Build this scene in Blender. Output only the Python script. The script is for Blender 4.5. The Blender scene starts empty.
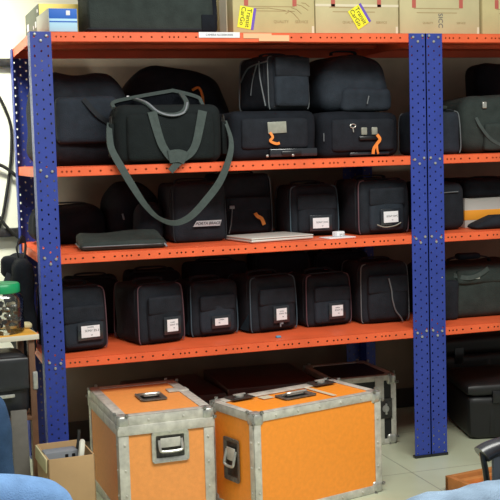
import bpy, bmesh, math, random
from mathutils import Vector, Matrix, noise
C = bpy.context.scene.collection
S = bpy.context.scene
R = math.radians
noise.seed_set(7)

# ------------------------------------------------------------------ camera
cd = bpy.data.cameras.new('camera')
cd.sensor_width = 36.0
cd.lens = 36.0 * 1103.2 / 500.0
cd.clip_start = 0.05
cam = bpy.data.objects.new('camera', cd); C.objects.link(cam)
YAW, PIT, ROL = 0.3077, 0.0901, -0.0288
fw = Vector((math.sin(YAW)*math.cos(PIT), math.cos(YAW)*math.cos(PIT), -math.sin(PIT)))
r0 = Vector((math.cos(YAW), -math.sin(YAW), 0)); u0 = r0.cross(fw)
rr = r0*math.cos(ROL) + u0*math.sin(ROL); uu = u0*math.cos(ROL) - r0*math.sin(ROL)
m = Matrix((rr, uu, -fw)).transposed().to_4x4(); m.translation = Vector((-0.5123, -4.2762, 1.3587))
cam.matrix_world = m
S.camera = cam

# ------------------------------------------------------------------ light and exposure
w = bpy.data.worlds.new('world'); S.world = w; w.use_nodes = True
w.node_tree.nodes['Background'].inputs[0].default_value = (0.97, 1.0, 0.96, 1)
w.node_tree.nodes['Background'].inputs[1].default_value = 0.25
def area(name, loc, sx, sy, power, col, tgt=None):
    l = bpy.data.lights.new(name, 'AREA'); l.shape = 'RECTANGLE'; l.size = sx; l.size_y = sy
    l.energy = power; l.color = col
    o = bpy.data.objects.new(name, l); C.objects.link(o); o.location = loc
    if tgt is not None:
        o.rotation_euler = (Vector(tgt)-Vector(loc)).to_track_quat('-Z', 'Y').to_euler()
    return o
area('ceiling_light_front', (0.8, -2.05, 2.95), 2.4, 1.0, 106, (1.0, 1.0, 0.93))
nl = area('ceiling_light_near_wall', (-0.75, -0.15, 2.92), 1.0, 0.3, 24, (1.0, 1.0, 0.92), (-0.75, 0.9, 1.5))
nl.data.spread = R(62)
S.view_settings.view_transform = 'Standard'
S.view_settings.look = 'None'
S.view_settings.gamma = 1.0
S.view_settings.use_curve_mapping = False
S.view_settings.exposure = 0.35

# ------------------------------------------------------------------ materials
def lin(c):
    f = lambda v: v/12.92 if v <= 0.04045 else ((v+0.055)/1.055)**2.4
    return tuple(f(x/255.0) for x in c) + (1.0,)
MATS = {}
def mat(name, rgb, rough=0.6, metal=0.0, var=0.0, scale=40.0, bump=0.0, bscale=None, spec=0.5, trans=0.0, coords='Object'):
    if name in MATS: return MATS[name]
    M = bpy.data.materials.new(name); M.use_nodes = True
    nt = M.node_tree; b = nt.nodes['Principled BSDF']
    c = lin(rgb)
    b.inputs['Base Color'].default_value = c
    b.inputs['Roughness'].default_value = rough
    b.inputs['Metallic'].default_value = metal
    b.inputs['Specular IOR Level'].default_value = spec
    b.inputs['Transmission Weight'].default_value = trans
    if var or bump:
        tc = nt.nodes.new('ShaderNodeTexCoord')
        n = nt.nodes.new('ShaderNodeTexNoise'); n.inputs['Scale'].default_value = scale; n.inputs['Detail'].default_value = 5
        nt.links.new(tc.outputs[coords], n.inputs['Vector'])
        if var:
            mx = nt.nodes.new('ShaderNodeValToRGB')
            mx.color_ramp.elements[0].position = 0.3; mx.color_ramp.elements[1].position = 0.7
            mx.color_ramp.elements[0].color = tuple(max(0, v*(1-var)) for v in c[:3])+(1,)
            mx.color_ramp.elements[1].color = tuple(min(1, v*(1+var)) for v in c[:3])+(1,)
            nt.links.new(n.outputs['Fac'], mx.inputs['Fac']); nt.links.new(mx.outputs['Color'], b.inputs['Base Color'])
        if bump:
            n2 = nt.nodes.new('ShaderNodeTexNoise'); n2.inputs['Scale'].default_value = bscale or scale*4; n2.inputs['Detail'].default_value = 3
            nt.links.new(tc.outputs[coords], n2.inputs['Vector'])
            bp = nt.nodes.new('ShaderNodeBump'); bp.inputs['Strength'].default_value = bump; bp.inputs['Distance'].default_value = 0.004
            nt.links.new(n2.outputs['Fac'], bp.inputs['Height']); nt.links.new(bp.outputs['Normal'], b.inputs['Normal'])
    MATS[name] = M
    return M
BLUE = mat('blue_paint', (42, 62, 150), 0.5, var=0.12, scale=9)
ORANGE = mat('orange_paint', (232, 100, 56), 0.5, var=0.12, scale=6)
BLACK = mat('black_nylon', (30, 34, 41), 0.85, var=0.25, scale=25, bump=0.5, bscale=220, spec=0.25)
BLACK2 = mat('black_cordura', (24, 28, 35), 0.9, var=0.25, scale=18, bump=0.5, bscale=200, spec=0.2)
SLATE = mat('slate_nylon', (40, 47, 56), 0.85, var=0.2, scale=22, bump=0.5, bscale=200, spec=0.25)
OLIVE = mat('olive_black_canvas', (48, 56, 54), 0.85, var=0.2, scale=20, bump=0.5, bscale=180, spec=0.25)
GREYBAG = mat('grey_green_canvas', (24, 29, 30), 0.9, var=0.15, scale=25, bump=0.6, bscale=240, spec=0.2)
WEB = mat('grey_webbing', (70, 79, 77), 0.85, var=0.1, scale=60, bump=0.4, bscale=400, spec=0.2)
BLKWEB = mat('black_webbing', (36, 40, 45), 0.8, var=0.15, scale=60, spec=0.3)
PINK = mat('dusty_pink_piping', (92, 66, 74), 0.7)
TEAL = mat('grey_teal_piping', (62, 82, 94), 0.7)
TEALF = mat('teal_fabric', (44, 76, 92), 0.85, var=0.2, scale=30)
GREYP = mat('grey_piping', (96, 102, 106), 0.6)
WHITE = mat('white_paper', (232, 232, 236), 0.7, var=0.03, scale=50)
INK = mat('grey_ink', (88, 88, 100), 0.8)
DINK = mat('dark_ink', (35, 35, 45), 0.8)
SLEEVE = mat('dark_glossy_vinyl', (38, 42, 48), 0.18, spec=0.7)
CLEAR = mat('cloudy_clear_vinyl', (150, 152, 140), 0.25, var=0.15, scale=40)
ALU = mat('worn_aluminium', (198, 196, 186), 0.42, metal=0.2, var=0.22, scale=30, bump=0.2, bscale=60)
STEEL = mat('bright_steel', (192, 192, 186), 0.3, metal=0.6, var=0.15, scale=60)
DSTEEL = mat('dark_steel', (72, 71, 68), 0.35, metal=0.5, var=0.35, scale=60)
LAM = mat('orange_laminate', (248, 150, 48), 0.42, var=0.05, scale=60, bump=0.15, bscale=300)
LAM2 = mat('faded_orange_laminate', (242, 158, 84), 0.45, var=0.05, scale=60, bump=0.15, bscale=300)
BLKLAM = mat('black_laminate', (30, 30, 32), 0.5, var=0.15, scale=40)
MAROON = mat('dark_maroon_laminate', (74, 40, 38), 0.45, var=0.2, scale=14)
CARD = mat('brown_cardboard', (196, 184, 136), 0.9, var=0.06, scale=12)
CARD2 = mat('pale_cardboard', (198, 188, 146), 0.9, var=0.06, scale=10)
CARD3 = mat('kraft_cardboard', (176, 144, 104), 0.9, var=0.06, scale=12)
TAPE = mat('clear_packing_tape', (228, 218, 190), 0.2, spec=0.7)
REDINK = mat('red_print', (188, 96, 84), 0.8)
BRINK = mat('brown_print', (168, 144, 104), 0.9)
YEL = mat('yellow_sticker', (246, 240, 48), 0.6)
PURP = mat('purple_print', (110, 84, 190), 0.6)
ORTAG = mat('orange_ribbon', (240, 142, 58), 0.6, var=0.1, scale=60)
GREEN = mat('green_plastic', (22, 150, 92), 0.35)
PLAST = mat('black_plastic', (26, 27, 30), 0.3)
GPLAST = mat('grey_plastic', (128, 132, 138), 0.5)
LAPT = mat('silver_laptop', (205, 203, 196), 0.4, metal=0.1)
WOODT = mat('honey_wood', (226, 166, 66), 0.4, var=0.12, scale=12)
WOODB = mat('brown_wood', (104, 72, 50), 0.6, var=0.2, scale=15)
WOODC = mat('tan_wood', (172, 112, 58), 0.6, var=0.2, scale=15)
WOODIN = mat('orange_wood', (236, 150, 56), 0.55, var=0.1, scale=15)
JEAN = mat('light_blue_denim', (104, 138, 182), 0.9, var=0.22, scale=14, bump=0.6, bscale=260, spec=0.15)
JEAN2 = mat('dark_blue_denim', (52, 76, 108), 0.9, var=0.25, scale=14, bump=0.6, bscale=260, spec=0.15)
JEAN3 = mat('washed_denim', (122, 141, 162), 0.9, var=0.25, scale=12, bump=0.6, bscale=260, spec=0.15)
SKIN = mat('skin', (176, 124, 94), 0.55)
SHIRT = mat('grey_shirt', (110, 112, 118), 0.9)
HAIR = mat('black_hair', (22, 20, 20), 0.6)
BLUEBOX = mat('blue_print', (40, 104, 200), 0.6)
CYAN = mat('pale_blue_print', (176, 216, 238), 0.6)
GREYC = mat('grey_board', (108, 114, 100), 0.85, var=0.08, scale=20)
YCARD = mat('yellow_board', (240, 214, 120), 0.85, var=0.05, scale=20)
CREAMW = mat('cream_wall_paint', (226, 227, 206), 0.8, var=0.03, scale=3)
HARDB = mat('brown_hardboard', (132, 120, 102), 0.85, var=0.12, scale=8)
SKIRT = mat('dark_skirting', (58, 52, 46), 0.6)
CABLE = mat('black_cable', (28, 28, 26), 0.5)
BAGGREY = mat('pale_grey_box', (190, 186, 180), 0.7)
ORSTR = mat('orange_stripe', (240, 158, 40), 0.6)
MIX = mat('wrapped_sweets', (176, 164, 138), 0.35, var=0.6, scale=60)
MIX2 = mat('silver_foil', (190, 190, 186), 0.2, metal=0.8, var=0.3, scale=80)
TEALB = mat('blue_scrap', (90, 150, 180), 0.6)
def glass_mat():
    M = bpy.data.materials.new('clear_plastic'); M.use_nodes = True
    nt = M.node_tree; nt.nodes.clear()
    o = nt.nodes.new('ShaderNodeOutputMaterial'); mx = nt.nodes.new('ShaderNodeMixShader')
    t = nt.nodes.new('ShaderNodeBsdfTransparent'); t.inputs[0].default_value = (0.86, 0.87, 0.85, 1)
    g = nt.nodes.new('ShaderNodeBsdfGlossy'); g.inputs['Roughness'].default_value = 0.12
    fr = nt.nodes.new('ShaderNodeFresnel'); fr.inputs[0].default_value = 1.5
    ad = nt.nodes.new('ShaderNodeMath'); ad.inputs[1].default_value = 0.06
    nt.links.new(fr.outputs[0], ad.inputs[0]); nt.links.new(ad.outputs[0], mx.inputs[0])
    nt.links.new(t.outputs[0], mx.inputs[1]); nt.links.new(g.outputs[0], mx.inputs[2]); nt.links.new(mx.outputs[0], o.inputs[0])
    return M
CLEARP = glass_mat()
def floor_mat():
    M = bpy.data.materials.new('floor_tiles'); M.use_nodes = True
    nt = M.node_tree; b = nt.nodes['Principled BSDF']; b.inputs['Roughness'].default_value = 0.32
    tc = nt.nodes.new('ShaderNodeTexCoord')
    mp = nt.nodes.new('ShaderNodeMapping'); mp.inputs['Location'].default_value = (0.33, 0.18, 0)
    br = nt.nodes.new('ShaderNodeTexBrick'); br.offset = 0.0
    br.inputs['Scale'].default_value = 1.0; br.inputs['Brick Width'].default_value = 0.6; br.inputs['Row Height'].default_value = 0.6
    br.inputs['Mortar Size'].default_value = 0.0022
    br.inputs['Color1'].default_value = lin((192, 198, 172)); br.inputs['Color2'].default_value = lin((188, 194, 168)); br.inputs['Mortar'].default_value = lin((140, 140, 122))
    n = nt.nodes.new('ShaderNodeTexNoise'); n.inputs['Scale'].default_value = 2.5; n.inputs['Detail'].default_value = 6
    cr = nt.nodes.new('ShaderNodeValToRGB'); cr.color_ramp.elements[0].color = (0.86, 0.85, 0.82, 1); cr.color_ramp.elements[1].color = (1, 1, 1, 1)
    cr.color_ramp.elements[0].position = 0.35; cr.color_ramp.elements[1].position = 0.6
    mm = nt.nodes.new('ShaderNodeMix'); mm.data_type = 'RGBA'; mm.blend_type = 'MULTIPLY'; mm.inputs[0].default_value = 1
    nt.links.new(tc.outputs['Object'], mp.inputs[0]); nt.links.new(mp.outputs[0], br.inputs['Vector']); nt.links.new(tc.outputs['Object'], n.inputs['Vector'])
    nt.links.new(n.outputs['Fac'], cr.inputs[0]); nt.links.new(br.outputs['Color'], mm.inputs[6]); nt.links.new(cr.outputs[0], mm.inputs[7])
    nt.links.new(mm.outputs[2], b.inputs['Base Color'])
    return M

# ------------------------------------------------------------------ builders
def obj(name, bm, material, parent=None, smooth=True, angle=40, loc=None, rot=None):
    me = bpy.data.meshes.new(name); bmesh.ops.recalc_face_normals(bm, faces=bm.faces); bm.to_mesh(me); bm.free()
    for mt in (material if isinstance(material, (list, tuple)) else [material]): me.materials.append(mt)
    if smooth:
        me.polygons.foreach_set('use_smooth', [True]*len(me.polygons))
        try: me.set_sharp_from_angle(angle=R(angle))
        except Exception: pass
    o = bpy.data.objects.new(name, me); C.objects.link(o)
    if parent: o.parent = parent
    if loc is not None: o.location = loc
    if rot is not None: o.rotation_euler = rot
    return o
def thing(name, label, cat, loc=(0, 0, 0), rz=0, group=None):
    o = bpy.data.objects.new(name, None); C.objects.link(o); o.empty_display_size = 0.05
    o.location = loc; o.rotation_euler = (0, 0, R(rz)); o['label'] = label; o['category'] = cat
    if group: o['group'] = group
    return o
def tag(o, label, cat, group=None):
    o['label'] = label; o['category'] = cat
    if group: o['group'] = group
    return o
def struct(o): o['kind'] = 'structure'; return o
def merge(dst, src, M=None):
    me = bpy.data.meshes.new('tmp'); src.to_mesh(me); src.free()
    if M is not None: me.transform(M)
    dst.from_mesh(me); bpy.data.meshes.remove(me); return dst
def box(bm, lo, hi, bev=0.0, seg=2, M=None, mi=0):
    t = bmesh.new(); bmesh.ops.create_cube(t, size=1)
    c = [(a+b)/2 for a, b in zip(lo, hi)]; s = [abs(b-a) for a, b in zip(lo, hi)]
    for v in t.verts: v.co = Vector((v.co.x*s[0]+c[0], v.co.y*s[1]+c[1], v.co.z*s[2]+c[2]))
    if bev > 0: bmesh.ops.bevel(t, geom=t.edges[:], offset=min(bev, min(s)*0.49), segments=seg, affect='EDGES', profile=0.5)
    for f in t.faces: f.material_index = mi
    return merge(bm, t, M)
def bx(lo, hi, bev=0.0, seg=2, M=None): return box(bmesh.new(), lo, hi, bev, seg, M)
def soft(w, d, h, r=0.03, n=14, bulge=0.0, sag=0.0, amp=0.0, fr=9.0, seed=0, dome=0.0, taper=0.0):
    """cloth box, base centre at origin: rounded edges, bulging faces, slack noise, domed top"""
    bm = bmesh.new(); bmesh.ops.create_cube(bm, size=2)
    bmesh.ops.subdivide_edges(bm, edges=bm.edges[:], cuts=n, use_grid_fill=True)
    hx, hy, hz = w/2, d/2, h/2; r = min(r, hx, hy, hz)
    for v in bm.verts:
        a = [math.copysign(abs(t)**0.8, t) for t in v.co]
        p = Vector((a[0]*hx, a[1]*hy, a[2]*hz))
        core = Vector((max(-hx+r, min(hx-r, p.x)), max(-hy+r, min(hy-r, p.y)), max(-hz+r, min(hz-r, p.z))))
        dv = p-core
        q = core+dv.normalized()*r if dv.length > 1e-9 else p
        nx, ny, nz = q.x/hx, q.y/hy, q.z/hz
        q.x += bulge*nx*(1-ny*ny)*(1-nz*nz); q.y += bulge*ny*(1-nx*nx)*(1-nz*nz)
        if nz > 0: q.z += dome*nz*(1-nx*nx)*(1-0.5*ny*ny) - sag*nz*(1-nx*nx)*(1-ny*ny)
        k = (nz+1)/2; q.x *= 1-taper*k; q.y *= 1-taper*k
        if amp:
            s = Vector((seed*7.3, seed*3.1, seed*1.7)); g = noise.noise_vector(q*fr+s)*amp
            g *= min(1.0, (nz+1)*2); q += g
        v.co = q+Vector((0, 0, hz))
    zmin = min(v.co.z for v in bm.verts)
    for v in bm.verts: v.co.z -= zmin
    return bm
def tube(bm, pts, r, seg=8, closed=False, rs=None):
    pts = [Vector(p) for p in pts]; n = len(pts); rings = []; prev = None
    for i, p in enumerate(pts):
        if closed: t = pts[(i+1) % n]-pts[i-1]
        else: t = pts[min(i+1, n-1)]-pts[max(i-1, 0)]
        t.normalize()
        if prev is None:
            a = Vector((0, 0, 1)) if abs(t.z) < 0.9 else Vector((1, 0, 0)); nrm = t.cross(a).normalized()
        else: nrm = (prev-t*prev.dot(t)).normalized()
        prev = nrm; b = t.cross(nrm); rad = rs[i] if rs else r
        rings.append([bm.verts.new(p+(nrm*math.cos(2*math.pi*k/seg)+b*math.sin(2*math.pi*k/seg))*rad) for k in range(seg)])
    for i in range(n if closed else n-1):
        A, B = rings[i], rings[(i+1) % n]
        for k in range(seg): bm.faces.new((A[k], A[(k+1) % seg], B[(k+1) % seg], B[k]))
    if not closed: bm.faces.new(rings[0][::-1]); bm.faces.new(rings[-1])
    return bm
def spline(pts, k=6, closed=False):
    P = [Vector(p) for p in pts]; out = []; n = len(P)
    for i in range(n if closed else n-1):
        if closed: p0, p1, p2, p3 = P[i-1], P[i], P[(i+1) % n], P[(i+2) % n]
        else: p0, p1, p2, p3 = P[max(i-1, 0)], P[i], P[i+1], P[min(i+2, n-1)]
        for j in range(k):
            t = j/k
            out.append(0.5*((2*p1)+(p2-p0)*t+(2*p0-5*p1+4*p2-p3)*t*t+(3*p1-p0-3*p2+p3)*t**3))
    if not closed: out.append(P[-1])
    return out
def ribbon(bm, pts, wid, th, face=(0, -1, 0), wids=None):
    """flat strap following pts, broad side turned towards face"""
    pts = [Vector(p) for p in pts]; n = len(pts); rings = []; face = Vector(face)
    for i, p in enumerate(pts):
        t = (pts[min(i+1, n-1)]-pts[max(i-1, 0)]).normalized()
        s = t.cross(face)
        s = s.normalized() if s.length > 1e-4 else Vector((1, 0, 0))
        nn = s.cross(t).normalized(); ww = (wids[i] if wids else wid)/2
        rings.append([bm.verts.new(p+s*a*ww+nn*b*th/2) for a, b in ((-1, -1), (1, -1), (1, 1), (-1, 1))])
    for i in range(n-1):
        for k in range(4): bm.faces.new((rings[i][k], rings[i][(k+1) % 4], rings[i+1][(k+1) % 4], rings[i+1][k]))
    bm.faces.new(rings[0][::-1]); bm.faces.new(rings[-1]); return bm
def lathe(bm, prof, seg=32, c=(0, 0)):
    rings = []
    for r, z in prof: rings.append([bm.verts.new((c[0]+r*math.cos(2*math.pi*k/seg), c[1]+r*math.sin(2*math.pi*k/seg), z)) for k in range(seg)])
    for A, B in zip(rings, rings[1:]):
        for k in range(seg): bm.faces.new((A[k], A[(k+1) % seg], B[(k+1) % seg], B[k]))
    if prof[0][0] > 1e-6: bm.faces.new(rings[0][::-1])
    if prof[-1][0] > 1e-6: bm.faces.new(rings[-1])
    return bm
def rrect(w, h, r, y, z0=0, k=5):
    """rounded rectangle loop in the local XZ plane"""
    out = []
    for cx, cz, a0 in ((w/2-r, h-r, 0), (-w/2+r, h-r, 90), (-w/2+r, r, 180), (w/2-r, r, 270)):
        for j in range(k+1):
            a = R(a0+90*j/k); out.append((cx+r*math.cos(a), y, z0+cz+r*math.sin(a)))
    return out
def plate(w, h, th=0.0015, r=0.0, y=0.0):
    return bx((-w/2, y-th, -h/2), (w/2, y, h/2), r)
def text(s, size, material, parent, loc, rot=(90, 0, 0), shear=0.0, name='lettering', sx=1.0, space=1.0, extr=0.0004):
    cu = bpy.data.curves.new('t', 'FONT'); cu.body = s; cu.size = size; cu.align_x = 'CENTER'; cu.align_y = 'CENTER'
    cu.extrude = extr; cu.shear = shear; cu.space_character = space; cu.resolution_u = 3
    t = bpy.data.objects.new('t', cu); C.objects.link(t)
    bpy.context.view_layer.update()
    me = bpy.data.meshes.new_from_object(t.evaluated_get(bpy.context.evaluated_depsgraph_get()))
    bpy.data.objects.remove(t); bpy.data.curves.remove(cu)
    me.name = name; me.materials.clear(); me.materials.append(material)
    o = bpy.data.objects.new(name, me); C.objects.link(o); o.parent = parent
    o.location = loc; o.rotation_euler = tuple(R(a) for a in rot); o.scale = (sx, 1, 1)
    return o
def perf(bm, cells, fmap):
    """punched sheet: cells (u0,u1,v0,v1,ru,rv) each with an oval hole; fmap(u,v) -> point"""
    for u0, u1, v0, v1, ru, rv in cells:
        uc, vc = (u0+u1)/2, (v0+v1)/2
        O = [(u1, vc), (u1, v1), (uc, v1), (u0, v1), (u0, vc), (u0, v0), (uc, v0), (u1, v0)]
        ov = [bm.verts.new(fmap(*p)) for p in O]
        if ru <= 0: bm.faces.new(ov); continue
        iv = [bm.verts.new(fmap(uc+ru*math.cos(math.pi*k/4), vc+rv*math.sin(math.pi*k/4))) for k in range(8)]
        for k in range(8): bm.faces.new((ov[k], ov[(k+1) % 8], iv[(k+1) % 8], iv[k]))
def solid(bm, th):
    bmesh.ops.recalc_face_normals(bm, faces=bm.faces)
    bmesh.ops.solidify(bm, geom=bm.faces[:], thickness=th); return bm

# ------------------------------------------------------------------ setting
WY = 0.90
struct(obj('floor', bx((-3.0, -5.5, -0.05), (5.5, WY+0.1, 0)), floor_mat(), smooth=False))
struct(obj('wall_back', bx((-3.0, WY, 0), (5.5, WY+0.1, 3.0)), CREAMW, smooth=False))
struct(obj('trim_1', bx((0.045, WY-0.012, 0.10), (4.2, WY, 1.82)), HARDB, smooth=False))
struct(obj('baseboard_back', bx((-3.0, WY-0.022, 0), (5.5, WY, 0.10), 0.004), SKIRT, smooth=False))
# surface conduit and cables on the wall left of the rack
def cable(name, label, pts, r, m_=CABLE, cat='cable', group=None):
    return tag(obj(name, tube(bmesh.new(), spline(pts, 6), r), m_), label, cat, group)
t = obj('cable_duct', bx((-1.2, WY-0.03, 1.77), (0.02, WY, 1.805), 0.004), DSTEEL); tag(t, 'upper dark duct running along the cream wall to the rack top', 'duct')
t = obj('cable_duct', bx((-1.2, WY-0.035, 0.995), (0.035, WY, 1.035), 0.004), DSTEEL); tag(t, 'lower dark duct running along the cream wall at shelf height', 'duct')
cable('cable', 'black cable curving down the cream wall from upper duct to lower duct', [(-0.12, WY-.01, 1.76), (-0.06, WY-.012, 1.66), (-0.02, WY-.014, 1.57), (0.0, WY-.014, 1.48), (-0.012, WY-.014, 1.32), (-0.05, WY-.014, 1.12), (-0.075, WY-.012, 1.036)], 0.007)
cable('cable', 'short black cable arching sideways over the cream wall behind the rack post', [(-0.3, WY-.03, 1.31), (-0.12, WY-.03, 1.335), (-0.06, WY-.03, 1.325), (-0.008, WY-.03, 1.29), (0.03, WY-.03, 1.24), (0.05, WY-.03, 1.12)], 0.008)
cable('cable', 'loose black cable dipping onto the lower wall duct', [(-0.22, WY-.045, 1.22), (-0.1, WY-.045, 1.12), (-0.05, WY-.045, 1.05), (-0.01, WY-.045, 1.005), (0.03, WY-.045, .97)], 0.007)

# ------------------------------------------------------------------ racks
H, PW, DEP, BAY = 1.83, 0.0774, 0.755, 1.6533
SH = [1.83, 1.3151, 0.977, 0.5683]
LIP = 0.0373
def post_mesh():
    bm = bmesh.new(); n = 50; p = H/n; cw = PW/3
    for f in (lambda u, v: (u, 0, v), lambda u, v: (0, u, v)):
        cells = []
        for c in range(3):
            if c == 1:
                cells.append((cw, 2*cw, 0, p/2, 0, 0)); cells.append((cw, 2*cw, H-p/2, H, 0, 0))
                for k in range(n-1): cells.append((cw, 2*cw, p/2+k*p, p/2+(k+1)*p, 0.0038, 0.0045))
            else:
                for k in range(n): cells.append((c*cw, (c+1)*cw, k*p, (k+1)*p, 0.0038, 0.0050))
        perf(bm, cells, f)
    return solid(bm, 0.003)
def shelf_bm():
    bm = bmesh.new(); g = 0.0045
    box(bm, (g, g, -0.002), (BAY-g, DEP-g, 0))
    cells = []; u = g; L = BAY-g; i = 0
    while u < L-0.05:
        if i % 5 in (2,):
            for q in range(3): cells.append((u, u+0.018, -LIP, 0, 0.0036, 0.0040)); u += 0.018
        else: cells.append((u, u+0.042, -LIP, 0, 0.0045, 0.0038)); u += 0.042
        i += 1
    cells.append((u, L, -LIP, 0, 0, 0))
    perf(bm, cells, lambda a, b: (a, g, b))
    box(bm, (g, DEP-g-0.001, -LIP), (L, DEP-g+0.001, 0))
    for x in (g, BAY-g): box(bm, (x-0.001, g, -LIP), (x+0.001, DEP-g, 0))
    for y in (g, DEP-g): box(bm, (g, min(y, y+(0.012 if y < .1 else -.012)), -LIP), (L, max(y, y+(0.012 if y < .1 else -.012)), -LIP+0.002))
    for y in (0.25, 0.5): box(bm, (g, y-0.02, -0.018), (L, y+0.02, -0.002))
    return bm
_pm = post_mesh(); PM = bpy.data.meshes.new('post'); _pm.to_mesh(PM); _pm.free(); PM.materials.append(BLUE)
_sm = shelf_bm(); SM = bpy.data.meshes.new('shelf'); _sm.to_mesh(SM); _sm.free(); SM.materials.append(ORANGE)
_b = bmesh.new(); lathe(_b, [(0.0062, 0), (0.0062, 0.003), (0.0045, 0.005), (0.0, 0.0055)], 6)
BM = bpy.data.meshes.new('bolt'); _b.to_mesh(BM); _b.free(); BM.materials.append(STEEL)
_f = bx((0.0, -0.007, 0), (PW+0.003, 0.02, 0.012), 0.003); FM = bpy.data.meshes.new('foot'); _f.to_mesh(FM); _f.free(); FM.materials.append(PLAST)
def child(name, me, parent, loc=(0, 0, 0), rot=(0, 0, 0), sc=(1, 1, 1)):
    o = bpy.data.objects.new(name, me); C.objects.link(o); o.parent = parent; o.location = loc; o.rotation_euler = rot; o.scale = sc; return o
def rack(x0, label):
    t = thing('storage_rack', label, 'rack', (x0, 0, 0))
    for sx, sy in ((1, 1), (-1, 1), (1, -1), (-1, -1)):
        p = child('post', PM, t, (0 if sx > 0 else BAY, 0 if sy > 0 else DEP, 0), sc=(sx, sy, 1))
        child('post_foot', FM, p, (0, 0, 0))
        if sy > 0:
            for z in SH:
                for u, dz in ((.2, -.010), (.76, -.016), (.48, -.034)):
                    child('bolt', BM, p, (PW*u, -0.0005, z+dz), (R(90), 0, 0))
    return t, [child('shelf', SM, t, (0, 0, z)) for z in SH]
rk, shl = rack(0.0, 'long blue and orange slotted steel rack holding rows of black bags')
rk2, shl2 = rack(BAY, 'neighbouring blue and orange steel rack at the right, partly cut by the frame')
# strips stuck on the top shelf's lip
s_ = obj('label_strip', plate(0.17, 0.022, 0.001), WHITE, shl[0], loc=(0.745, 0.002, -0.010)); s_['label'] = 'white printed label strip'
text('CAMERA ACCESSORIES', 0.011, INK, s_, (0, -0.0015, 0))
s_ = obj('tape_strip', plate(0.12, 0.02, 0.001), mat('peach_tape', (236, 184, 140), .6), shl[0], loc=(0.905, 0.002, -0.013)); s_['label'] = 'peach tape strip'
s_ = obj('tape_strip', plate(0.13, 0.024, 0.001), mat('peach_tape', (236, 184, 140), .6), shl[0], loc=(0.975, 0.001, -0.022)); s_['label'] = 'torn peach tape strip'

# ------------------------------------------------------------------ camera bags
def label_card(parent, w_, h_, loc, lines, sleeve=(0.014, 0.012), rot=0):
    sl = obj('label_sleeve', plate(w_+sleeve[0]*2, h_+sleeve[1]*2, 0.002, 0.001), SLEEVE, parent, loc=loc, rot=(0, R(rot), 0))
    cd_ = obj('label_card', plate(w_, h_, 0.0012), WHITE, sl, loc=(0, -0.0022, 0)); cd_['label'] = 'white label card'
    for s, sz, dx, dz in lines:
        text(s, sz, INK if sz < 0.011 else DINK, cd_, (dx, -0.0014, dz))
    return sl
def handle_arch(parent, w_, z, h_, r=0.006, y=0.0, m_=None, name='carry_handle'):
    pts = [(-w_/2, y, z-0.006), (-w_/2*0.95, y, z+h_*0.6), (-w_/2*0.6, y, z+h_), (0, y, z+h_*1.06), (w_/2*0.6, y, z+h_), (w_/2*0.95, y, z+h_*0.6), (w_/2, y, z-0.006)]
    bm = bmesh.new(); ribbon(bm, spline(pts, 4), 0.022, r, (0, 0.02, 1) if False else (0, -1, 0))
    # broad side up
    bm.free(); bm = bmesh.new()
    P = spline(pts, 4); n = len(P); rings = []
    for i, p in enumerate(P):
        tt = (P[min(i+1, n-1)]-P[max(i-1, 0)]).normalized(); s = Vector((0, 1, 0)); nn = tt.cross(s)
        rings.append([bm.verts.new(p+s*a*0.012+nn*b*r/2) for a, b in ((-1, -1), (1, -1), (1, 1), (-1, 1))])
    for i in range(n-1):
        for k in range(4): bm.faces.new((rings[i][k], rings[i][(k+1) % 4], rings[i+1][(k+1) % 4], rings[i+1][k]))
    bm.faces.new(rings[0][::-1]); bm.faces.new(rings[-1])
    return obj(name, bm, m_ or BLKWEB, parent)
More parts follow.
